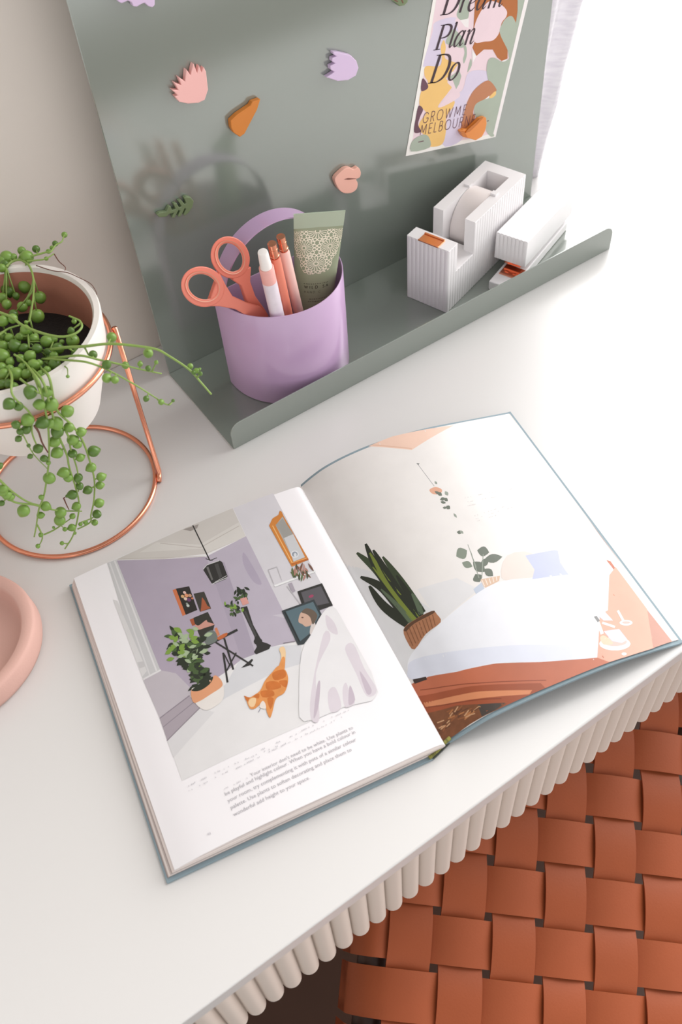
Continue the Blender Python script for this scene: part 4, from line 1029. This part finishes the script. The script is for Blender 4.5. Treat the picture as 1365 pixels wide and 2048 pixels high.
# hand cream tube
ZTB = 0.165
TL, TR = onz((587.5, 428.5), ZTB), onz((691.5, 421), ZTB)
tc_ = (TL + TR) / 2; tw = (TR - TL); twn = tw.normalized(); thw = tw.length / 2
tb = Vector((0.333, 0.598, CZ + .0035)); tdir = (tb - tc_); tln = tdir.length; tdn = tdir.normalized()
tfn = twn.cross(tdn).normalized()
if tfn.dot(C0 - tc_) < 0: tfn = -tfn
M_tube = mat('sage green tube plastic', (150, 158, 130), 0.3, var=0.02, spec=0.5)
M_tubec = mat('pale sage crimp', (176, 188, 166), 0.4, var=0.02)
M_tubeg = mat('champagne gold foil print', (240, 230, 210), 0.3, metal=0.35, var=0.05)
tubeo = thing('hand_cream_tube', 'sage green hand cream tube with a gold daisy pattern standing in the lilac cup', 'hand cream', tb)
def tsec(f):
    """half width, half depth of the tube at fraction f of its length from the crimp"""
    hw = thw * (1 - .30 * min(1, f / .85)); hd = .0006 + .0155 * math.sin(min(1, max(0, f - .08) / .75) * PI / 2) ** 1.1
    if f > .9: hw *= 1 - 1.6 * (f - .9); hd *= 1 - 1.6 * (f - .9)
    return hw, hd
def tfront(u, f, e=0):
    hw, hd = tsec(f); a = u * PI / 2
    return tc_ + tdn * (f * tln) + twn * (hw * math.sin(a)) + tfn * (hd * math.cos(a) + e)
bm = bmesh.new(); rows = []
for i in range(33):
    f = .083 + .837 * i / 32; hw, hd = tsec(f)
    rows.append([bm.verts.new(tc_ + tdn * (f * tln) + twn * (hw * math.sin(2 * PI * k / 48)) + tfn * (hd * math.cos(2 * PI * k / 48))) for k in range(48)])
for A_2, B_2 in zip(rows, rows[1:]):
    for k in range(48): bm.faces.new((A_2[k], A_2[(k + 1) % 48], B_2[(k + 1) % 48], B_2[k]))
bm.faces.new(rows[0][::-1]); bm.faces.new(rows[-1])
tbody = obj('body', bm, M_tube, tubeo, autosm=50)
bm = bmesh.new()
hexa(bm, [tc_ + tdn * a + twn * (w * (thw if a < .005 else thw * .97)) + tfn * d for d in (-.0007, .0007) for a, w in ((0, -1), (0, 1), (.086 * tln, 1), (.086 * tln, -1))])
obj('crimp', bm, M_tubec, tubeo)
bm = bmesh.new(); rows = []
for i in range(3):
    f = .92 + .08 * i / 2
    rows.append([bm.verts.new(tc_ + tdn * (f * tln) + (twn * math.cos(2 * PI * k / 32) + tfn * math.sin(2 * PI * k / 32)) * .0125) for k in range(32)])
for A_2, B_2 in zip(rows, rows[1:]):
    for k in range(32): bm.faces.new((A_2[k], A_2[(k + 1) % 32], B_2[(k + 1) % 32], B_2[k]))
bm.faces.new(rows[0][::-1]); bm.faces.new(rows[-1])
obj('cap', bm, M_tubec, tubeo, autosm=40)
# gold daisy print: in a flat pattern space of millimetres wrapped over the front
PWm = thw * 2000 * .86
def pat(x_, y_, e=9e-5): return tfront(max(-1.35, min(1.35, x_ / (PWm / 2) * .78)), .096 + y_ / (tln * 1000), e)
bm = bmesh.new()
def pq(quads, inside):
    for q in quads:
        if all(inside(a, b) for a, b in q):
            try: bm.faces.new([bm.verts.new(pat(a, b)) for a, b in q])
            except Exception: pass
def inside(a, b): return b > 0.2 and b < 41 - .020 * (a + 2) ** 2 - max(0, (abs(a) - 9) * 1.4)
FR = 6.6; cs = []
for r_ in range(5):
    for c_ in range(-3, 4):
        cs.append((c_ * 18.2 + (9.1 if r_ % 2 else 0) - .4, 1.6 + r_ * 14.6))
for cx_, cy_ in cs:
    for k in range(18):
        a = 2 * PI * k / 18
        pq([[(cx_ + math.cos(a + s_ * .05) * r_, cy_ + math.sin(a + s_ * .05) * r_) for r_, s_ in ((1.8, -1.6), (6.0, -1.1), (6.0, 1.1), (1.8, 1.6))]], inside)
    pq(ribbon([(cx_ + 1.5 * math.cos(2 * PI * k / 10), cy_ + 1.5 * math.sin(2 * PI * k / 10)) for k in range(10)], [.55] * 10, 2, True), inside)
    for k in range(16):
        a = 2 * PI * (k + .5) / 16; c = (cx_ + 7.7 * math.cos(a), cy_ + 7.7 * math.sin(a))
        pq(ribbon([(c[0] + 1.25 * math.cos(2 * PI * q / 8), c[1] + 1.25 * math.sin(2 * PI * q / 8)) for q in range(8)], [.62] * 8, 2, True), inside)
obj('gold_daisy_print', bm, M_tubeg, tbody, recalc=False)
bm = bmesh.new()
def tlabel(s, x0, y0, cap, w=.13, gap=.3):
    q_, wd_ = sans_text(s, w, gap)
    for q in q_: bm.faces.new([bm.verts.new(pat(x0 + a * cap, y0 - b * cap, 1.0e-4)) for a, b in q])
tlabel('WILD SA', -8.5, 54.0, 2.6, .20, .42)
tlabel('HAND C', -8.5, 58.5, 1.9, .13, .42)
for yy, xa, xb in ((49.3, -9, 9), (64, -4, 9), (66.5, -5, 8)):
    x_ = xa
    while x_ < xb:
        w_ = random.uniform(.5, 1.0); bm.faces.new([bm.verts.new(pat(x_ + a, yy + b, 1.0e-4)) for a, b in ((0, 0), (w_, 0), (w_, .7), (0, .7))]); x_ += w_ + random.uniform(.4, .9)
obj('lettering', bm, ink((84, 88, 72)), tbody, recalc=False)

# ------------------------------------------------------------------ tape dispenser
DA = Vector((0.4673, 0.6186, CZ)); dX = Vector((.3144, -.9493, 0)).normalized(); dY = Vector((.9493, .3144, 0)).normalized()
def dp(x_, y_, z_): return DA + dX * x_ + dY * y_ + Vector((0, 0, z_))
disp = thing('tape_dispenser', 'white ribbed tape dispenser with a copper cutter on the sage shelf', 'tape dispenser', dp(.024, .07, 0))
DW, DL = .0478, .143
prf = [(0, 0), (DL, 0), (DL, .0785), (.0465, .0785), (.0465, .0425), (.0158, .0425), (.0158, .0742), (0, .0742)]
def ribbed(w0, w1, prf, rib=.0046, amp=.00038):
    """side profile extruded across, with fine vertical ribs modelled on every upright face"""
    pass
bm = bmesh.new()
def solid(x0, x1, pr):
    prism(bm, [dp(x0, a, b) for a, b in pr], dX * (x1 - x0))
WALL = .0113
solid(0, DW, [(0, 0), (DL, 0), (DL, .0425), (.0158, .0425), (.0158, .0742), (0, .0742)]) if False else None
# front block, base, side walls, back wall
def blk(x0, x1, y0, y1, z0, z1): hexa(bm, [dp(x_, y_, z_) for z_ in (z0, z1) for x_, y_ in ((x0, y0), (x1, y0), (x1, y1), (x0, y1))])
blk(0, DW, 0, .0158, 0, .0742)
blk(0, DW, .0158, .0465, 0, .0425)
blk(0, WALL, .0465, DL, 0, .0788); blk(DW - WALL, DW, .0465, DL, 0, .0788); blk(WALL, DW - WALL, .1290, DL, 0, .0788)
blk(WALL, DW - WALL, .0465, .0530, 0, .0425); blk(WALL, DW - WALL, .0530, .1290, 0, .012)
# ribs
def rib(c, ax, nrm, z0, z1, r=.0021, k=.32):
    P = [c + ax * (r * math.cos(PI * q / 6)) + nrm * (r * k * math.sin(PI * q / 6)) for q in range(7)]
    P = [p + Vector((0, 0, z0)) for p in P]
    prism(bm, P + [P[-1] - nrm * .0004, P[0] - nrm * .0004], Vector((0, 0, z1 - z0)))
nr = 10
for k in range(nr): rib(dp((k + .5) * DW / nr, 0, 0), dX, -dY, 0.0004, .0736)
ny = 31
for k in range(ny):
    yy = (k + .5) * DL / ny
    h = .0736 if yy < .0158 else (.0420 if yy < .0465 else .0782)
    rib(dp(DW, yy, 0), dY, dX, .0004, h); rib(dp(0, yy, 0), dY, -dX, .0004, h)
obj('body', bm, M_plastic, disp, autosm=30)
bm = bmesh.new()
hexa(bm, [dp(x_, y_, z_) for z_ in (.0738, .0752) for x_, y_ in ((.0135, -.0012), (.0365, -.0012), (.0365, .0115), (.0135, .0115))])
hexa(bm, [dp(x_, y_, z_) for z_ in (.0752, .0762) for x_, y_ in ((.0135, .0095), (.0365, .0095), (.0365, .0115), (.0135, .0115))])
hexa(bm, [dp(x_, y_, z_) for z_ in (.0752, .0757) for x_, y_ in ((.0135, -.0018), (.0365, -.0018), (.0365, -.0004), (.0135, -.0004))])
bevel(obj('copper_cutter', bm, M_gold, disp), .0002, 1)
# tape roll on its axle
rc = dp(DW / 2, .0900, .0470); RR = .0350
roll = thing('tape_roll', 'roll of clear tape sitting in the white ribbed dispenser', 'tape', dp(DW / 2, .0900, .0155))
def cyl_x(bm, c, r, hw, seg=48, r_in=None):
    A0, A1 = ([[bm.verts.new(c + dX * s_ + (dY * math.cos(2 * PI * k / seg) + Vector((0, 0, 1)) * math.sin(2 * PI * k / seg)) * r) for k in range(seg)] for s_ in (-hw, hw)])
    for k in range(seg): bm.faces.new((A0[k], A0[(k + 1) % seg], A1[(k + 1) % seg], A1[k]))
    if r_in:
        B0, B1 = ([[bm.verts.new(c + dX * s_ + (dY * math.cos(2 * PI * k / seg) + Vector((0, 0, 1)) * math.sin(2 * PI * k / seg)) * r_in) for k in range(seg)] for s_ in (-hw, hw)])
        for k in range(seg):
            j = (k + 1) % seg
            bm.faces.new((B0[k], B1[k], B1[j], B0[j])); bm.faces.new((A0[k], B0[k], B0[j], A0[j])); bm.faces.new((A1[k], A1[j], B1[j], B1[k]))
    else: bm.faces.new(A0[::-1]); bm.faces.new(A1)
bm = bmesh.new(); cyl_x(bm, rc, RR - .0035, .0121, 64, .0135)
obj('tape', bm, M_tape, roll, autosm=40)
bm = bmesh.new(); cyl_x(bm, rc, .0133, .01235, 40)
cyl_x(bm, rc, .0038, .0125, 20)
obj('hub', bm, M_plastic, roll, autosm=40)
for s_ in (-1, 1):
    bm = bmesh.new(); c = dp(DW / 2 + s_ * .0152, .0965, .0788 + .0008); hexa(bm, [c + dX * a + dY * b + Vector((0, 0, h)) for h in (-.004, .0012) for a, b in ((-.003, -.003), (.003, -.003), (.003, .003), (-.003, .003))]); obj('axle_lug', bm, M_plastic, disp)


# ------------------------------------------------------------------ stapler
SF = Vector((.5602, .5930, CZ)); sW = Vector((.367, -.9302, 0)); sL = Vector((.9302, .367, 0))
def stp(l, w, z): return SF + sL * l + sW * w + Vector((0, 0, z))
stap = thing('stapler', 'white ribbed stapler with copper jaw at the bright right end of the shelf', 'stapler', stp(.04, .018, 0))
AW, AL = .0348, .110
bm = bmesh.new()
hexa(bm, [stp(0, 0, .0195), stp(0, AW, .0195), stp(AL, AW, .0165), stp(AL, 0, .0165), stp(.0005, 0, .0490), stp(.0005, AW, .0490), stp(AL, AW, .0420), stp(AL, 0, .0420)])
n_ = 8
for k in range(n_):
    w = (k + .5) * AW / n_; r = AW / n_ * .46
    # lengthwise ribs on top, upright ribs on the front
    P0 = [stp(.0005, w + r * math.cos(PI * q / 6), .0490 + r * .34 * math.sin(PI * q / 6)) for q in range(7)]
    P1 = [p + sL * (AL - .001) + Vector((0, 0, -.0069)) for p in P0]
    a = [bm.verts.new(p) for p in P0]; b = [bm.verts.new(p) for p in P1]
    for q in range(6): bm.faces.new((a[q], a[q + 1], b[q + 1], b[q]))
    bm.faces.new(a); bm.faces.new(b[::-1])
    P0 = [stp(-r * .34 * math.sin(PI * q / 6) + .0002, w + r * math.cos(PI * q / 6), .0199) for q in range(7)]
    prism(bm, P0, Vector((0, 0, .0288)))
obj('upper_arm', bm, M_plastic, stap, autosm=30)
bm = bmesh.new()
hexa(bm, [stp(l, w, z) for z in (.0002, .0105) for l, w in ((-.0265, .0085), (-.0265, .0345), (.104, .0345), (.104, .0005 + .008))])
bevel(obj('base', bm, M_plastic, stap), .0012, 2)
bm = bmesh.new()
hexa(bm, [stp(.020, .007, .0108), stp(.020, .029, .0108), stp(AL - .004, .029, .0108), stp(AL - .004, .007, .0108), stp(.020, .007, .0150), stp(.020, .029, .0150), stp(AL - .004, .029, .0168), stp(AL - .004, .007, .0168)])
obj('magazine', bm, M_plastic, stap)
bm = bmesh.new(); hexa(bm, [stp(l, w, z) for z in (.0106, .0114) for l, w in ((-.011, .0120), (-.011, .0335), (.006, .0335), (.006, .0120))])
for w in (.018, .027): hexa(bm, [stp(l, w + e, z) for z in (.0115, .0122) for l, e in ((-.006, -.002), (-.006, .002), (-.004, .002), (-.004, -.002))])
obj('copper_anvil', bm, M_copper, stap)
bm = bmesh.new(); hexa(bm, [stp(l, w, z) for z in (.0145, .0196) for l, w in ((.003, .0105), (.003, .0285), (.019, .0285), (.019, .0105))])
obj('copper_jaw', bm, M_copper, stap)

# ------------------------------------------------------------------ copper plant stand
PC = Vector((0.0763, 0.5945, 0)); BR = 0.0743; WR_ = 0.0021
stand = thing('copper_plant_stand', 'copper wire plant stand of two rings holding the trailing plant pot', 'plant stand', PC)
def ring(r, z, n=96): return [PC + Vector((r * math.cos(2 * PI * k / n), r * math.sin(2 * PI * k / n), z)) for k in range(n)]
bm = bmesh.new(); tube(bm, ring(BR, WR_ + .0002), WR_, 12, True); obj('base_ring', bm, M_copper, stand, smooth=True)
RZ = 0.160
bm = bmesh.new(); tube(bm, ring(BR, RZ), WR_, 12, True); obj('upper_ring', bm, M_copper, stand, smooth=True)
for a0, a1 in ((-15, -25), (112, 100), (196, 183)):
    a0, a1 = math.radians(a0), math.radians(a1)
    p0 = PC + Vector(((BR + .0042) * math.cos(a0), (BR + .0042) * math.sin(a0), RZ)); p1 = PC + Vector(((BR + .0042) * math.cos(a1), (BR + .0042) * math.sin(a1), .006))
    e = PC + Vector(((BR + .0036) * math.cos(a1 - .12), (BR + .0036) * math.sin(a1 - .12), WR_))
    bm = bmesh.new(); tube(bm, [p0, p0.lerp(p1, .5), p1, p1.lerp(e, .5) + Vector((0, 0, -.0008)), e], WR_, 12)
    obj('wire_leg', bm, M_copper, stand, smooth=True)

# ------------------------------------------------------------------ potted string of pearls
POTZ0, POTZ1 = 0.102, 0.188
pl_ = thing('trailing_pearl_plant', 'white pot of trailing green bead-leaved succulent in the copper stand', 'potted plant', PC + Vector((0, 0, POTZ0)))
prof = [(0, POTZ0), (.048, POTZ0), (.052, POTZ0 + .002), (.0700, RZ - .004), (.0716, RZ + .004), (.0738, POTZ1 - .002), (.0730, POTZ1), (.0690, POTZ1), (.0672, POTZ1 - .003), (.0645, .150), (.0600, .130), (0, .130)]
bm = bmesh.new(); lathe(bm, prof, 96, PC, [0] * 7 + [0, 1, 1, 1])
obj('pot', bm, [M_pot, M_terra], pl_, autosm=40)
bm = bmesh.new(); lathe(bm, [(0.0640, .1475), (.055, .1500), (.03, .152), (0, .1525)], 64, PC); lathe(bm, [(.0640, .1475), (.062, .140), (0, .140)], 64, PC)
obj('soil', bm, M_soil, pl_, smooth=True)
M_leaf = [mat('bead leaf green', (86, 118, 46), 0.32, var=0.16, scale=140, sub=.15), mat('bead leaf deep green', (66, 96, 38), 0.32, var=0.16, scale=140, sub=.15), mat('bead leaf young green', (118, 152, 66), 0.35, var=0.14, scale=140, sub=.15)]
M_stem = mat('succulent stem green', (132, 158, 78), 0.45, var=0.12, scale=120)
M_stemb = mat('dry brown stem', (112, 72, 60), 0.7, var=0.2, scale=120)
Z5 = lambda p: zc(0, 440, 460 / 1365, p); Z6 = lambda p: zc(0, 740, 460 / 1365, p)
Z7 = lambda p: zc(0, 440, 230 / 1365, p); Z8 = lambda p: zc(0, 640, 230 / 1365, p)
YF = 0.512                                   # vertical plane just in front of the pot
def hang(p): return ony(p, YF)
def inpot(z): return lambda p: onz(p, z)
def far(p): return onz(p, .192)
def mixed(z0, z1, n): return None
vines = []
def vine(px, f, r=.0009, m=None, zs=None):
    if zs: pts = [onz(p, z) for p, z in zip(px, zs)]
    else: pts = [f(p) for p in px]
    vines.append([crom(pts, 6), r, m or M_stem, []])
def over(p0z, px, f):
    """a strand that leaves the pot over its rim and then hangs in front of it"""
    pts = [onz(p, z) for p, z in p0z] + [f(p) for p in px]
    vines.append([crom(pts, 6), .0010, M_stem, []])
rimz = lambda q, z: [(a, b) for a, b in zip(q, z)]
over(rimz(Z6([(130, -70), (190, 10)]), (.178, .196)), Z6([(225, 60), (250, 150), (285, 330), (292, 500), (285, 590), (262, 740), (230, 830), (215, 930), (203, 990)]), hang)
over(rimz(Z6([(230, -20), (290, 40)]), (.178, .196)), Z6([(320, 180), (350, 255), (430, 330), (490, 420), (530, 530), (560, 650), (558, 770), (540, 860), (535, 905), (460, 945)]), hang)
over(rimz(Z6([(150, -40), (250, 60)]), (.178, .196)), Z6([(300, 220), (345, 380), (395, 500), (412, 580), (450, 700), (470, 800), (455, 910), (430, 990), (385, 1062)]), hang)
vine(Z6([(330, 290), (400, 380), (420, 470), (460, 600), (466, 720)]), hang)
vine(Z6([(-60, 600), (0, 655), (70, 720), (160, 780), (240, 805)]), hang, .0011)
vine(Z6([(-60, 690), (0, 730), (90, 785), (200, 800), (330, 832), (485, 838)]), hang, .0010)
over(rimz(Z6([(40, -30), (70, 40)]), (.178, .196)), Z6([(75, 150), (180, 260), (190, 370), (215, 440)]), hang)
vine(Z6([(205, 330), (230, 370), (250, 430), (285, 490)]), hang, .0009, M_stemb)
vine(Z6([(110, 330), (145, 400), (200, 500), (280, 585)]), hang, .0006)
vine(Z6([(262, 977), (320, 950), (380, 910), (415, 885)]), hang, .0007)
vine(Z6([(222, 920), (250, 980), (248, 1010), (230, 1045)]), hang, .0007)
vine(Z6([(480, 905), (545, 880), (570, 860)]), hang, .0006)
vine(Z6([(378, 760), (395, 800), (410, 830)]), hang, .0006, M_stemb)
vine(Z7([(70, 560), (150, 490), (250, 475), (335, 530), (385, 640), (402, 800), (385, 1000), (350, 1200)]), inpot(.190), .0011)
vine(Z7([(-60, 1075), (0, 1100), (150, 1160), (250, 1240), (400, 1310), (600, 1370), (760, 1385), (900, 1345), (972, 1270), (950, 1200), (880, 1165), (820, 1140)]), inpot(.196), .0012)
vine(Z7([(-60, 1400), (0, 1360), (100, 1290), (230, 1250)]), inpot(.190), .0011)
vine(Z7([(300, 430), (400, 422), (540, 385), (600, 380), (660, 300), (735, 255), (760, 180)]), inpot(.192), .0009)
vine(Z7([(320, 490), (420, 480), (540, 462), (640, 400)]), inpot(.191), .0008)
vine(Z7([(645, 405), (700, 490), (775, 560), (770, 600)]), inpot(.1905), .0005, M_stemb)
vine(Z7([(430, 540), (620, 600), (800, 625), (950, 690), (1080, 760), (1140, 850), (1150, 890)]), inpot(.1895), .0004, M_stemb)
vine(Z5([(300, 770), (385, 757), (500, 750), (640, 735), (760, 742), (920, 765), (1000, 805), (1120, 885), (1190, 960), (1255, 1035)]), None, .0012, None, (.186, .192, .196, .196, .194, .190, .186, .178, .170, .160))
vine(Z5([(280, 820), (355, 815), (480, 805), (590, 830), (720, 858), (830, 885), (960, 912)]), None, .0010, None, (.184, .190, .196, .192, .186, .180, .172))
vine(Z5([(250, 825), (400, 832), (520, 845), (640, 890), (780, 965), (870, 1020), (935, 1062)]), None, .0009, None, (.184, .192, .195, .188, .178, .170, .162))
vine(Z6([(935, 175), (1000, 207), (1030, 182)]), None, .0007, None, (.162, .158, .156))
vine(Z8([(335, 190), (345, 330)]), inpot(.186), .0009)
vine(Z8([(140, 700), (135, 800), (130, 860)]), inpot(.192), .0009)
vine(Z8([(240, 700), (330, 770), (460, 870)]), inpot(.193), .0010)
vine(Z8([(395, 650), (440, 760), (480, 880)]), inpot(.193), .0010)
vine(Z8([(770, 550), (800, 580), (805, 640)]), inpot(.188), .0006)
vine(Z8([(170, 410), (260, 470), (330, 545)]), inpot(.190), .0009)
pearls = []
def P_(lst, Z, f, k):
    for x_, y_, r in lst: pearls.append((f(Z([(x_, y_)])[0]), Z([(x_, y_)])[0], r * k))
P_([(55, 200, 36), (110, 215, 28), (180, 130, 40), (280, 128, 34), (305, 205, 42), (235, 205, 34), (400, 245, 37), (165, 295, 38), (95, 325, 26), (155, 355, 27), (120, 365, 22), (110, 408, 20), (255, 312, 38), (300, 318, 30), (335, 315, 40), (340, 365, 38), (410, 340, 31), (480, 368, 30), (430, 415, 33), (460, 440, 27), (325, 425, 34), (340, 490, 35), (225, 467, 29), (170, 448, 12), (180, 512, 16), (262, 525, 22), (430, 495, 28), (475, 520, 26), (555, 482, 35), (542, 578, 30), (292, 642, 36), (380, 608, 33), (405, 640, 27), (465, 638, 27), (472, 688, 24), (600, 635, 28), (592, 685, 25), (522, 712, 27), (588, 790, 29), (430, 740, 30), (455, 808, 26), (575, 855, 27), (245, 755, 16), (270, 808, 30), (360, 845, 34), (355, 892, 34), (430, 868, 18), (140, 835, 37), (240, 862, 22), (427, 935, 23), (562, 905, 20), (508, 905, 15), (478, 915, 13), (385, 945, 14), (445, 968, 10), (243, 978, 15), (225, 1045, 14), (368, 1028, 13), (60, 755, 24), (20, 705, 28), (40, 742, 28), (10, 790, 18), (-5, 570, 22), (15, 725, 26), (287, 550, 15), (318, 935, 9), (398, 748, 10)], Z6, hang, 460 / 1365)
P_([(80, 445, 76), (160, 440, 42), (20, 570, 50), (258, 365, 48), (320, 440, 76), (428, 345, 44), (575, 372, 28), (655, 280, 34), (765, 175, 34), (617, 330, 26), (550, 458, 25), (30, 480, 50), (60, 520, 45)], Z7, inpot(.190), 230 / 1365)
P_([(295, 785, 74), (475, 918, 70), (265, 1030, 60), (330, 980, 45), (445, 1140, 80), (160, 1120, 55), (120, 740, 58), (110, 850, 60), (20, 740, 58), (30, 920, 55), (190, 900, 42), (80, 1000, 55), (60, 820, 50)], Z7, inpot(.172), 230 / 1365)
P_([(150, 1170, 58), (40, 1195, 62), (300, 1300, 58), (310, 1215, 24), (880, 1203, 30), (845, 1310, 40)], Z7, inpot(.193), 230 / 1365)
P_([(555, 255, 74), (690, 340, 70), (865, 245, 78), (905, 400, 58), (650, 530, 74), (640, 420, 50), (735, 260, 30), (400, 220, 55), (640, 230, 45)], Z8, inpot(.184), 230 / 1365)
P_([(180, 310, 74), (40, 430, 74), (120, 500, 50), (40, 300, 52), (355, 430, 68), (400, 540, 74), (440, 340, 58), (290, 330, 52), (250, 460, 52), (195, 640, 78), (50, 640, 64), (310, 640, 58), (490, 655, 60), (560, 590, 44), (470, 510, 40), (105, 760, 58), (170, 790, 50), (110, 210, 52), (230, 200, 45), (40, 180, 48), (330, 140, 52), (20, 560, 56), (120, 580, 50), (270, 560, 52), (30, 760, 52)], Z8, inpot(.186), 230 / 1365)
P_([(1325, 205, 60), (1105, 412, 52), (1265, 530, 56), (1268, 690, 58), (1365, 710, 48)], Z8, inpot(.192), 230 / 1365)
P_([(880, 790, 30), (745, 862, 23), (832, 855, 17), (880, 880, 18), (928, 845, 13)], Z5, inpot(.182), 460 / 1365)
P_([(868, 170, 19), (957, 190, 19), (1028, 182, 11)], Z6, inpot(.166), 460 / 1365)
P_([(1130, 868, 18), (1165, 895, 17), (1190, 912, 14), (1150, 905, 15), (1185, 885, 9)], Z5, inpot(.178), 460 / 1365)
P_([(1050, 412, 9), (805, 670, 22)], Z8, inpot(.190), 230 / 1365)
# extra beads filling the crowded middle of the pot
rnd = random.Random(5)
for k in range(46):
    x_, y_ = rnd.uniform(-30, 100), rnd.uniform(655, 770)
    if y_ < 700 and x_ > 70: continue
    pearls.append((onz((x_, y_), rnd.uniform(.160, .178)), (x_, y_), rnd.uniform(7.5, 12.5)))
for p, q, r in pearls:
    dist = (p - C0).length; R3 = r * dist / FPX
    best = min(vines, key=lambda v: min((c - p).length for c in v[0]))
    c = min(best[0], key=lambda c_: (c_ - p).length)
    best[3].append((p, R3, c))
for pts, r, m, pls in vines:
    bm = bmesh.new(); n = len(pts)
    tube(bm, pts, [r * (1.0 - .45 * i / (n - 1)) for i in range(n)], 8)
    for p, R3, c in pls:
        if .3 * R3 < (c - p).length < .035: tube(bm, [c, p.lerp(c, .5), p], [r * .7, r * .5, r * .5], 6)
    vo = obj('vine', bm, m, pl_, smooth=True)
    if pls:
        bm = bmesh.new()
        for p, R3, c in pls:
            d = (p - c)
            if d.length < .4 * R3: d = Vector((rnd.uniform(-1, 1), rnd.uniform(-1, 0), rnd.uniform(-1, .2)))
            nf = len(bm.faces); ball(bm, p, R3 * .97, d, 16, 10, rnd.uniform(.12, .4)); bm.faces.ensure_lookup_table()
            mi = rnd.choice([0, 0, 1, 1, 0, 2]) if R3 > .0055 else rnd.choice([0, 2, 2])
            for f in bm.faces[nf:]: f.material_index = mi
        obj('bead_leaves', bm, M_leaf, vo, smooth=True)

# ------------------------------------------------------------------ pink plaster tray at the left edge
trc = Vector((-0.0720, 0.4945, 0)); ta, tbb, tro = 0.0725, 0.0660, 0.30
tray = thing('pink_tray', 'pink plaster oval tray cut off by the left edge of the photo', 'tray', trc)
bm = bmesh.new(); seg = 96; rings = []
for k_, z in ((.93, 0.0002), (.985, .002), (1.0, .006), (.985, .0195), (.975, .0215), (.95, .0225), (.855, .0225), (.838, .0215), (.825, .0195), (.80, .0075), (.76, .0055), (.3, .005), (.0, .005)):
    if k_ == 0: rings.append([bm.verts.new(trc + Vector((0, 0, z)))])
    else:
        rings.append([bm.verts.new(trc + Vector((ta * k_ * math.cos(2 * PI * i / seg), tbb * k_ * math.sin(2 * PI * i / seg), z))) for i in range(seg)])
bm.faces.new(rings[0][::-1])
for A_2, B_2 in zip(rings, rings[1:]):
    for k in range(seg):
        bm.faces.new(list(dict.fromkeys([A_2[k % len(A_2)], A_2[(k + 1) % len(A_2)], B_2[(k + 1) % len(B_2)], B_2[k % len(B_2)]])))
obj('dish', bm, M_tray, tray, autosm=60)
